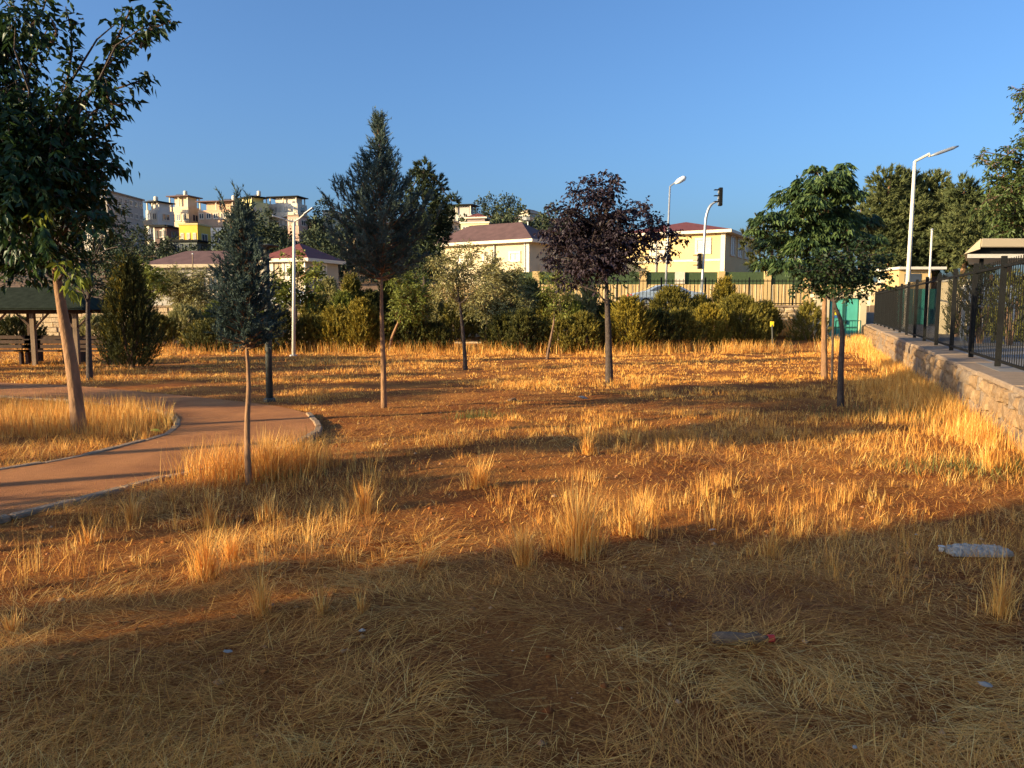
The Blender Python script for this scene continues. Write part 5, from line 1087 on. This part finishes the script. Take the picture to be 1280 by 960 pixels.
# ------------------------------------------------------------------ what stands left of and behind the camera (casts the evening shade)
def shade_tree(label, x, y, h, r, dens=240, low=.35, trunk_r=.14):
    b = V3(x, y, 0); cls = []
    for i in range(11):
        a = i*2.4; q = math.sqrt((i+.5)/11)*r*.75; cls.append((V3(x+math.cos(a)*q, y+math.sin(a)*q, h*(low+(1-low)*random.uniform(.2, .85))), r*random.uniform(.38, .6)))
    return broad_tree("shade_tree", label, "tree", b, [b, V3(x, y, h*low*.6), V3(x+.1, y, h*low), V3(x, y, h*.7)], trunk_r, cls, (.2, .1), MT['maple'], MT['bark'], dens=dens, droop=.4, group="trees left of the field", perm=12)
SHX = [(-27, -7.5, 7.5, 3.2, .1), (-22, -7.8, 6, 2.6, .1), (-16, -6.5, 5, 2.2, .1)]
# trees outside the left frame edge: x, y, height, crown radius, crown start
SHADE = [(-12.6, -1.35, 4.6, .8, .25), (-12.9, 1.6, 3.6, .95, .2), (-13.3, 2.75, 5.0, .8, .6), (-15.5, 3.3, 6.8, 1.3, .62), (-19, .6, 3.5, .35, .3), (-18, 3.9, 4.2, .55, .3), (-17, 4.9, 3.5, .4, .35), (-20, 7.0, 5.5, 1.1, .3),
         (-24, 7.7, 6.4, 1.1, .3), (-25, 10.3, 6.6, 1.0, .3), (-29, 12.5, 7.2, 1.4, .25), (-34, 14, 8, 1.6, .25)]
HX0, HY0 = 0-.908*15, 4.30-.418*15
for i, (x, y, h, r, lw) in enumerate(SHADE): shade_tree("leafy tree beyond the left frame edge, "+["nearest", "second nearest", "third nearest", "fourth nearest", "fifth nearest", "sixth nearest", "seventh nearest", "eighth nearest", "ninth nearest", "tenth nearest", "eleventh nearest", "farthest"][i]+" to the camera", x, y, h, r, low=lw)
# a plain house behind the camera on the left whose corner throws the long foreground shade
sh = thing("corner_house", "plain plastered two-storey house outside the frame, behind the camera on the left", "house", (HX0, HY0, 0))
SD = np.array([math.cos(SAZ), math.sin(SAZ), 0]); SN = np.array([-SD[1], SD[0], 0])
if np.dot(SN, (0, 1, 0)) > 0: SN = -SN
HC = np.array([HX0, HY0, 0.])
M().par(HC-[0, 0, .5], SD*6, SN*5.5, (0, 0, 5.5)).build("wall", MT['cream_wall'], sh); M().par(HC+[0, 0, 5.0], SD*6, SN*5.6, (0, 0, .25)).build("roof", MT['roof_dull'], sh)
M().par(HC+SN*2+[0, 0, .0]-SD*.05, SD*.04, SN*.9, (0, 0, 2.0)).build("door", MT['wood'], sh); M().par(HC+SN*3.6+[0, 0, 1.]-SD*.05, SD*.04, SN*1.2, (0, 0, 1.1)).build("window", MT['glass'], sh)
# ------------------------------------------------------------------ dry grass
def blades(X, Y, Zb, h, wd, az, lean, curve, tint):
    n = len(X); d = np.stack([np.cos(az), np.sin(az), np.zeros(n)], 1); s = np.stack([-np.sin(az+rng.uniform(-1, 1, n)), np.cos(az), np.zeros(n)], 1); s = nrm(s)
    b = np.stack([X, Y, Zb], 1); up = np.array([0, 0, 1.])
    l1 = lean[:, None]; c = curve[:, None]; h = h[:, None]; w_ = wd[:, None]
    m1 = b+h*.5*(up*np.cos(l1)+d*np.sin(l1)); l2 = l1+c; tp = m1+h*.5*(up*np.cos(l2)+d*np.sin(l2))
    tp[:, 2] = np.maximum(tp[:, 2], b[:, 2]+.004)
    V = np.stack([b-s*w_/2, b+s*w_/2, m1+s*w_*.42, m1-s*w_*.42, tp], 1); i = np.arange(n)[:, None]*5
    T = np.concatenate([i+[0, 1, 2], i+[0, 2, 3], i+[3, 2, 4]], 1).reshape(-1, 3)
    return V.reshape(-1, 3), T, np.repeat(tint, 3)
def gz2(X, Y): return gz(X, Y)+relief(X, Y)
def ok(X, Y):
    return ~inpoly(X, Y, path_poly) & ((X-(5.97+.399*(Y-9)))*.929 < -.05)
def frust(n, y0, y1, pw=1.):
    Yv = (y0**(2-pw)+(y1**(2-pw)-y0**(2-pw))*rng.uniform(0, 1, n))**(1/(2-pw)); Xv = Yv*rng.uniform(-.74, .74, n); return Xv, Yv
def gpatch(X, Y):
    return .55*vnoise(X, Y, 1.6, 21)+.3*vnoise(X, Y, .5, 22)+.15*vnoise(X, Y, 4, 23)
parts_ = []
# lying straw
X, Y = frust(150000, 2.2, 13); Xa = rng.uniform(-.7, .7, 0)
dm_ = gpatch(X, Y)+np.clip((4.6-Y)*.05, -.05, .2)+.05*(X > .5)
k = ok(X, Y) & (dm_+rng.normal(0, .07, len(X)) > np.interp(Y, [3, 5, 8, 13], [.36, .50, .55, .50])); X = X[k]; Y = Y[k]; n = len(X)
sz = np.clip(Y/5, .8, 1.7)
parts_.append(blades(X, Y, gz2(X, Y)+rng.uniform(0, .022, n), rng.uniform(.06, .26, n), rng.uniform(.0016, .0042, n)*sz, vnoise(X, Y, .6, 31)*9+rng.normal(0, .8, n), rng.uniform(1.25, 1.56, n), rng.uniform(-.12, .35, n), np.clip(rng.beta(1.3, 1.6, n)*.75+.5*(vnoise(X, Y, .8, 91)-.3), 0, 1)))
# straws blown over the bottle and the sack, and onto the path edges
for px, py, rx, ry, nb in [(928, 803, .2, .05, 110), (1223, 690, .26, .09, 90)]:
    c = G(px, py); n = nb; X = c[0]+rng.normal(0, rx*.6, n); Y = c[1]+rng.normal(0, ry, n)
    parts_.append(blades(X, Y, gz2(X, Y)+rng.uniform(.02, .06, n), rng.uniform(.06, .2, n), rng.uniform(.0018, .0032, n), rng.uniform(0, 6.28, n), rng.uniform(1.1, 1.6, n), rng.uniform(-.1, .4, n), rng.beta(2, 2, n)))
for ln_, nb in ((near_edge, 900), (isl_edge, 700)):
    q_ = np.array(ln_); i_ = rng.integers(0, len(q_), nb); X = q_[i_, 0]+rng.normal(0, .16, nb); Y = q_[i_, 1]+rng.normal(0, .16, nb); k = inpoly(X, Y, path_poly); X = X[k]; Y = Y[k]; n = len(X)
    parts_.append(blades(X, Y, gz(X, Y)+.038, rng.uniform(.04, .16, n), rng.uniform(.0025, .0045, n), rng.uniform(0, 6.28, n), rng.uniform(1.45, 1.57, n), np.zeros(n), rng.beta(2, 2, n)))
# loose half-standing stalks over the near field
X, Y = frust(52000, 2.2, 10); dm_ = gpatch(X+7, Y); k = ok(X, Y) & (dm_+rng.normal(0, .08, len(X)) > .52); X = X[k]; Y = Y[k]; n = len(X)
parts_.append(blades(X, Y, gz2(X, Y), rng.uniform(.05, .22, n), rng.uniform(.0014, .0028, n)*np.clip(Y/5, .8, 1.7), rng.uniform(0, 6.28, n), rng.uniform(.2, 1.1, n), rng.uniform(0, .7, n), rng.beta(2, 2, n)))
# short stubble so that bare soil is never quite bare
X, Y = frust(60000, 4, 16, .6); k = ok(X, Y); X = X[k]; Y = Y[k]; n = len(X)
parts_.append(blades(X, Y, gz2(X, Y), rng.uniform(.02, .09, n), rng.uniform(.003, .006, n), rng.uniform(0, 6.28, n), rng.uniform(.6, 1.5, n), rng.uniform(0, .5, n), rng.beta(2, 2.5, n)))
V = np.concatenate([p[0] for p in parts_]); off = np.cumsum([0]+[len(p[0]) for p in parts_]); T = np.concatenate([p[1]+off[i] for i, p in enumerate(parts_)]); tn = np.concatenate([p[2] for p in parts_])
tag(link("straw_litter", fast_mesh("straw_litter", V, T, tn), MT['straw']), "matted dry straw covering the near field", "dry grass", kind='stuff')
# standing grass: tufts grouped by a field of tuft centres
parts_ = []
def tufts(nt, y0, y1, thr, hgt, per, wmul, seed, pw=1., rr=.09, box=None):
    X, Y = frust(nt, y0, y1, pw); dm = .6*vnoise(X, Y, 1.9, seed)+.4*vnoise(X, Y, .7, seed+1)
    k = ok(X, Y) & (dm+rng.normal(0, .05, len(X)) > thr(X, Y)); X = X[k]; Y = Y[k]; dm = dm[k]; q = np.clip((dm-.35)*2.2, .3, 1.4); hh = hgt(X, Y)*q*rng.uniform(.6, 1.25, len(X))
    X = np.repeat(X, per); Y = np.repeat(Y, per); hh = np.repeat(hh, per); tt = np.repeat(rng.uniform(0, .5, len(k[k])), per); n = len(X); a = rng.uniform(0, 6.283, n); r = np.abs(rng.normal(0, rr, n))
    X = X+np.cos(a)*r; Y = Y+np.sin(a)*r; kk = ok(X, Y); X = X[kk]; Y = Y[kk]; hh = hh[kk]; a = a[kk]; r = r[kk]; tt = tt[kk]; n = len(X)
    parts_.append(blades(X, Y, gz2(X, Y)-.01, hh*rng.uniform(.4, 1.1, n), .0032*wmul*rng.uniform(.7, 1.3, n)*np.clip(Y/7, .8, 4.5), a+rng.normal(0, .5, n), np.clip(.08+r*2.2+rng.normal(0, .14, n), 0, 1.1), rng.uniform(-.05, .55, n), np.clip(tt+.5*rng.uniform(0, 1, n), 0, 1)))
# far field: near-continuous standing grass
tufts(5200, 9.5, 20, lambda x, y: np.interp(y, [9, 12, 20], [.60, .50, .40]), lambda x, y: .20+.05*np.sin(x), 16, 1.15, 41, .9, .12)
tufts(6500, 18, 34.5, lambda x, y: .30+0*x, lambda x, y: np.interp(y, [18, 30, 34], [.22, .26, .34]), 13, 1.2, 51, .9, .22)
# near field scattered tufts
tufts(900, 4.2, 10.5, lambda x, y: np.interp(y, [4, 6, 10], [.66, .62, .56]), lambda x, y: .26+0*x, 26, .9, 61, 1., .06)
# grass on the island inside the path bend
n = 700; X = rng.uniform(-10, -4.2, n); Y = rng.uniform(8, 13, n); isl = [tuple(p) for p in isl_edge]; k = inpoly(X, Y, isl) & (Y > 9.55+.25*np.sin(X*2)) & (X < -4.9); X = np.repeat(X[k], 30); Y = np.repeat(Y[k], 30); n = len(X); X = X+rng.normal(0, .1, n); Y = Y+rng.normal(0, .1, n); kk = inpoly(X, Y, isl); X = X[kk]; Y = Y[kk]; n = len(X)
parts_.append(blades(X, Y, gz(X, Y)-.01, rng.uniform(.12, .40, n), rng.uniform(.003, .006, n), rng.uniform(0, 6.28, n), np.abs(rng.normal(.12, .14, n)), rng.uniform(0, .5, n), rng.beta(2.2, 2, n)))
# strips at the path edge, the wall foot and before the bushes / gate
def strip(pts, wdt, nb, h0, h1, wm=1., tlo=.1):
    pts = np.array(pts); s = rng.uniform(0, len(pts)-1, nb); i = s.astype(int); f = (s-i)[:, None]; q = pts[i]*(1-f)+pts[np.minimum(i+1, len(pts)-1)]*f; q = q[:, :2]+rng.normal(0, wdt, (nb, 2)); X, Y = q[:, 0], q[:, 1]; k = ok(X, Y) & (vnoise(X, Y, .5, 77) > .3); X = X[k]; Y = Y[k]; n = len(X)
    parts_.append(blades(X, Y, gz2(X, Y)-.01, rng.uniform(h0, h1, n), .0035*wm*np.clip(Y/7, .8, 4.5)*rng.uniform(.7, 1.3, n), rng.uniform(0, 6.28, n), np.abs(rng.normal(.15, .18, n)), rng.uniform(0, .6, n), np.clip(tlo+rng.beta(2, 2, n)*.9, 0, 1)))
strip([WL(7.5, -.25)[:2], WL(20, -.25)[:2], WL(41, -.3)[:2]], .22, 14000, .12, .42)
strip([WL(8, -.7)[:2], WL(18, -.8)[:2]], .4, 6000, .08, .30)
strip([G(930, 430)[:2], G(955, 430)[:2], G(990, 430)[:2]], .6, 4200, .4, 1.15, .8, .3)
strip([G(1040, 440)[:2], G(1080, 440)[:2]], .5, 1600, .3, .9, .8, .3)
strip([G(270, 600)[:2], G(330, 592)[:2], G(380, 585)[:2]], .22, 3600, .2, .5)
strip([(-21, 33.4), (-8, 33.2), (4, 33.2), (12, 34)], .6, 7000, .25, .7, .8)
V = np.concatenate([p[0] for p in parts_]); off = np.cumsum([0]+[len(p[0]) for p in parts_]); T = np.concatenate([p[1]+off[i] for i, p in enumerate(parts_)]); tn = np.concatenate([p[2] for p in parts_])
tag(link("standing_grass", fast_mesh("standing_grass", V, T, tn), MT['straw']), "standing dry golden grass across the field", "dry grass", kind='stuff')
# a little green at the foot of things
parts_ = []
for px, py, rad, nb in [(222, 527, .5, 500), (600, 522, .25, 250), (1180, 520, 1.0, 1500), (1225, 590, .5, 500), (330, 600, .3, 150)]:
    c = G(px, py); X = c[0]+rng.normal(0, rad, nb); Y = c[1]+rng.normal(0, rad*.5, nb); k = ok(X, Y) | inpoly(X, Y, isl); X = X[k]; Y = Y[k]; n = len(X)
    parts_.append(blades(X, Y, gz2(X, Y), rng.uniform(.05, .2, n), np.full(n, .006), rng.uniform(0, 6.28, n), np.abs(rng.normal(.4, .3, n)), rng.uniform(0, .5, n), rng.uniform(0, 1, n)))
V = np.concatenate([p[0] for p in parts_]); off = np.cumsum([0]+[len(p[0]) for p in parts_]); T = np.concatenate([p[1]+off[i] for i, p in enumerate(parts_)]); tn = np.concatenate([p[2] for p in parts_])
tag(link("green_weeds", fast_mesh("green_weeds", V, T, tn), MT['greengrass']), "low green weeds at the wall foot and the island tip", "weeds", kind='stuff')
# prominent tall tufts, each a thing
for px, py, wpx, hpx, nb, lean, lab in [
    (722, 690, 85, 105, 750, .0, "largest tall golden grass tuft, centre of the near field"), (790, 668, 45, 60, 320, .05, "golden tuft just right of the largest one"), (655, 712, 30, 80, 220, 0, "narrow tall tuft at the left edge of the largest one"),
    (258, 722, 50, 80, 420, 0, "bright golden tuft left of centre below the blue cypress"), (290, 700, 30, 55, 200, .1, "golden tuft right against the bright lower left one"), (328, 768, 24, 85, 170, 0, "slim tall tuft in front, left of centre"),
    (525, 715, 20, 62, 120, .35, "narrow tuft leaning right, left of the largest tuft"), (402, 768, 16, 58, 70, .1, "sparse thin tuft at the shade edge, left"), (452, 766, 16, 50, 70, .1, "second sparse thin tuft at the shade edge"),
    (455, 640, 45, 55, 260, .0, "medium tuft in the lit soil left of centre"), (600, 612, 40, 50, 300, 0, "round tuft behind the largest tuft, left"), (735, 568, 24, 40, 150, 0, "upright tuft on the edge of the broad shadow band"), (795, 556, 14, 22, 30, 0, "tiny sparse tuft in the broad shadow band"),
    (165, 652, 22, 50, 110, 0, "shaded tuft beside the near path edge"), (110, 680, 40, 40, 110, 0, "shaded sparse tuft at the left, below the path"), (262, 655, 40, 45, 200, 0, "shaded tuft between path and bright golden tuft"), (335, 650, 40, 45, 150, 0, "shaded tuft right below the blue cypress trunk"),
    (335, 600, 85, 65, 650, 0, "wide tall grass clump around the blue cypress trunk"), (960, 690, 40, 50, 160, 0, "shaded thin tuft right of centre"), (1250, 770, 60, 80, 260, 0, "shaded greenish tuft at the right edge"), (1235, 585, 60, 40, 350, 0, "golden tuft near the stone wall at the right edge"), (15, 790, 40, 45, 150, .1, "golden tuft at the far left edge of the lit soil")]:
    b = G(px, py); Y = b[1]; n = int(nb*.95); a = rng.uniform(0, 6.283, n); r = np.abs(rng.normal(0, .5, n))*wpx/F*Y/2*(1+.5*np.sin(a*3+px)); X = np.cos(a)*r; Yl = np.sin(a)*r*.9
    h = hpx/F*Y*np.clip(rng.beta(1.6, 1.6, n)*1.25, .2, 1.3)*np.clip(1-.3*(r/(wpx/F*Y/2))**2, .3, 1); 
    az = np.where(rng.uniform(0, 1, n) < .5, a, rng.uniform(0, 6.28, n)) if lean < .2 else rng.normal(0, .4, n)
    V, T, tn = blades(X, Yl, gz2(X+b[0], Yl+b[1])-b[2]-.01, h, .0042*np.clip(Y/5, .85, 1.6)*rng.uniform(.6, 1.3, n), az, np.abs(rng.normal(.14+lean, .20, n)), rng.uniform(-.1, .7, n), np.clip(rng.beta(2.5, 2, n)+.05, 0, 1))
    o = link("grass_tuft", fast_mesh("grass_tuft", V, T, tn), MT['straw'], None, (b[0], b[1], b[2])); tag(o, lab, "grass tuft", "tall dry tufts in the near field")
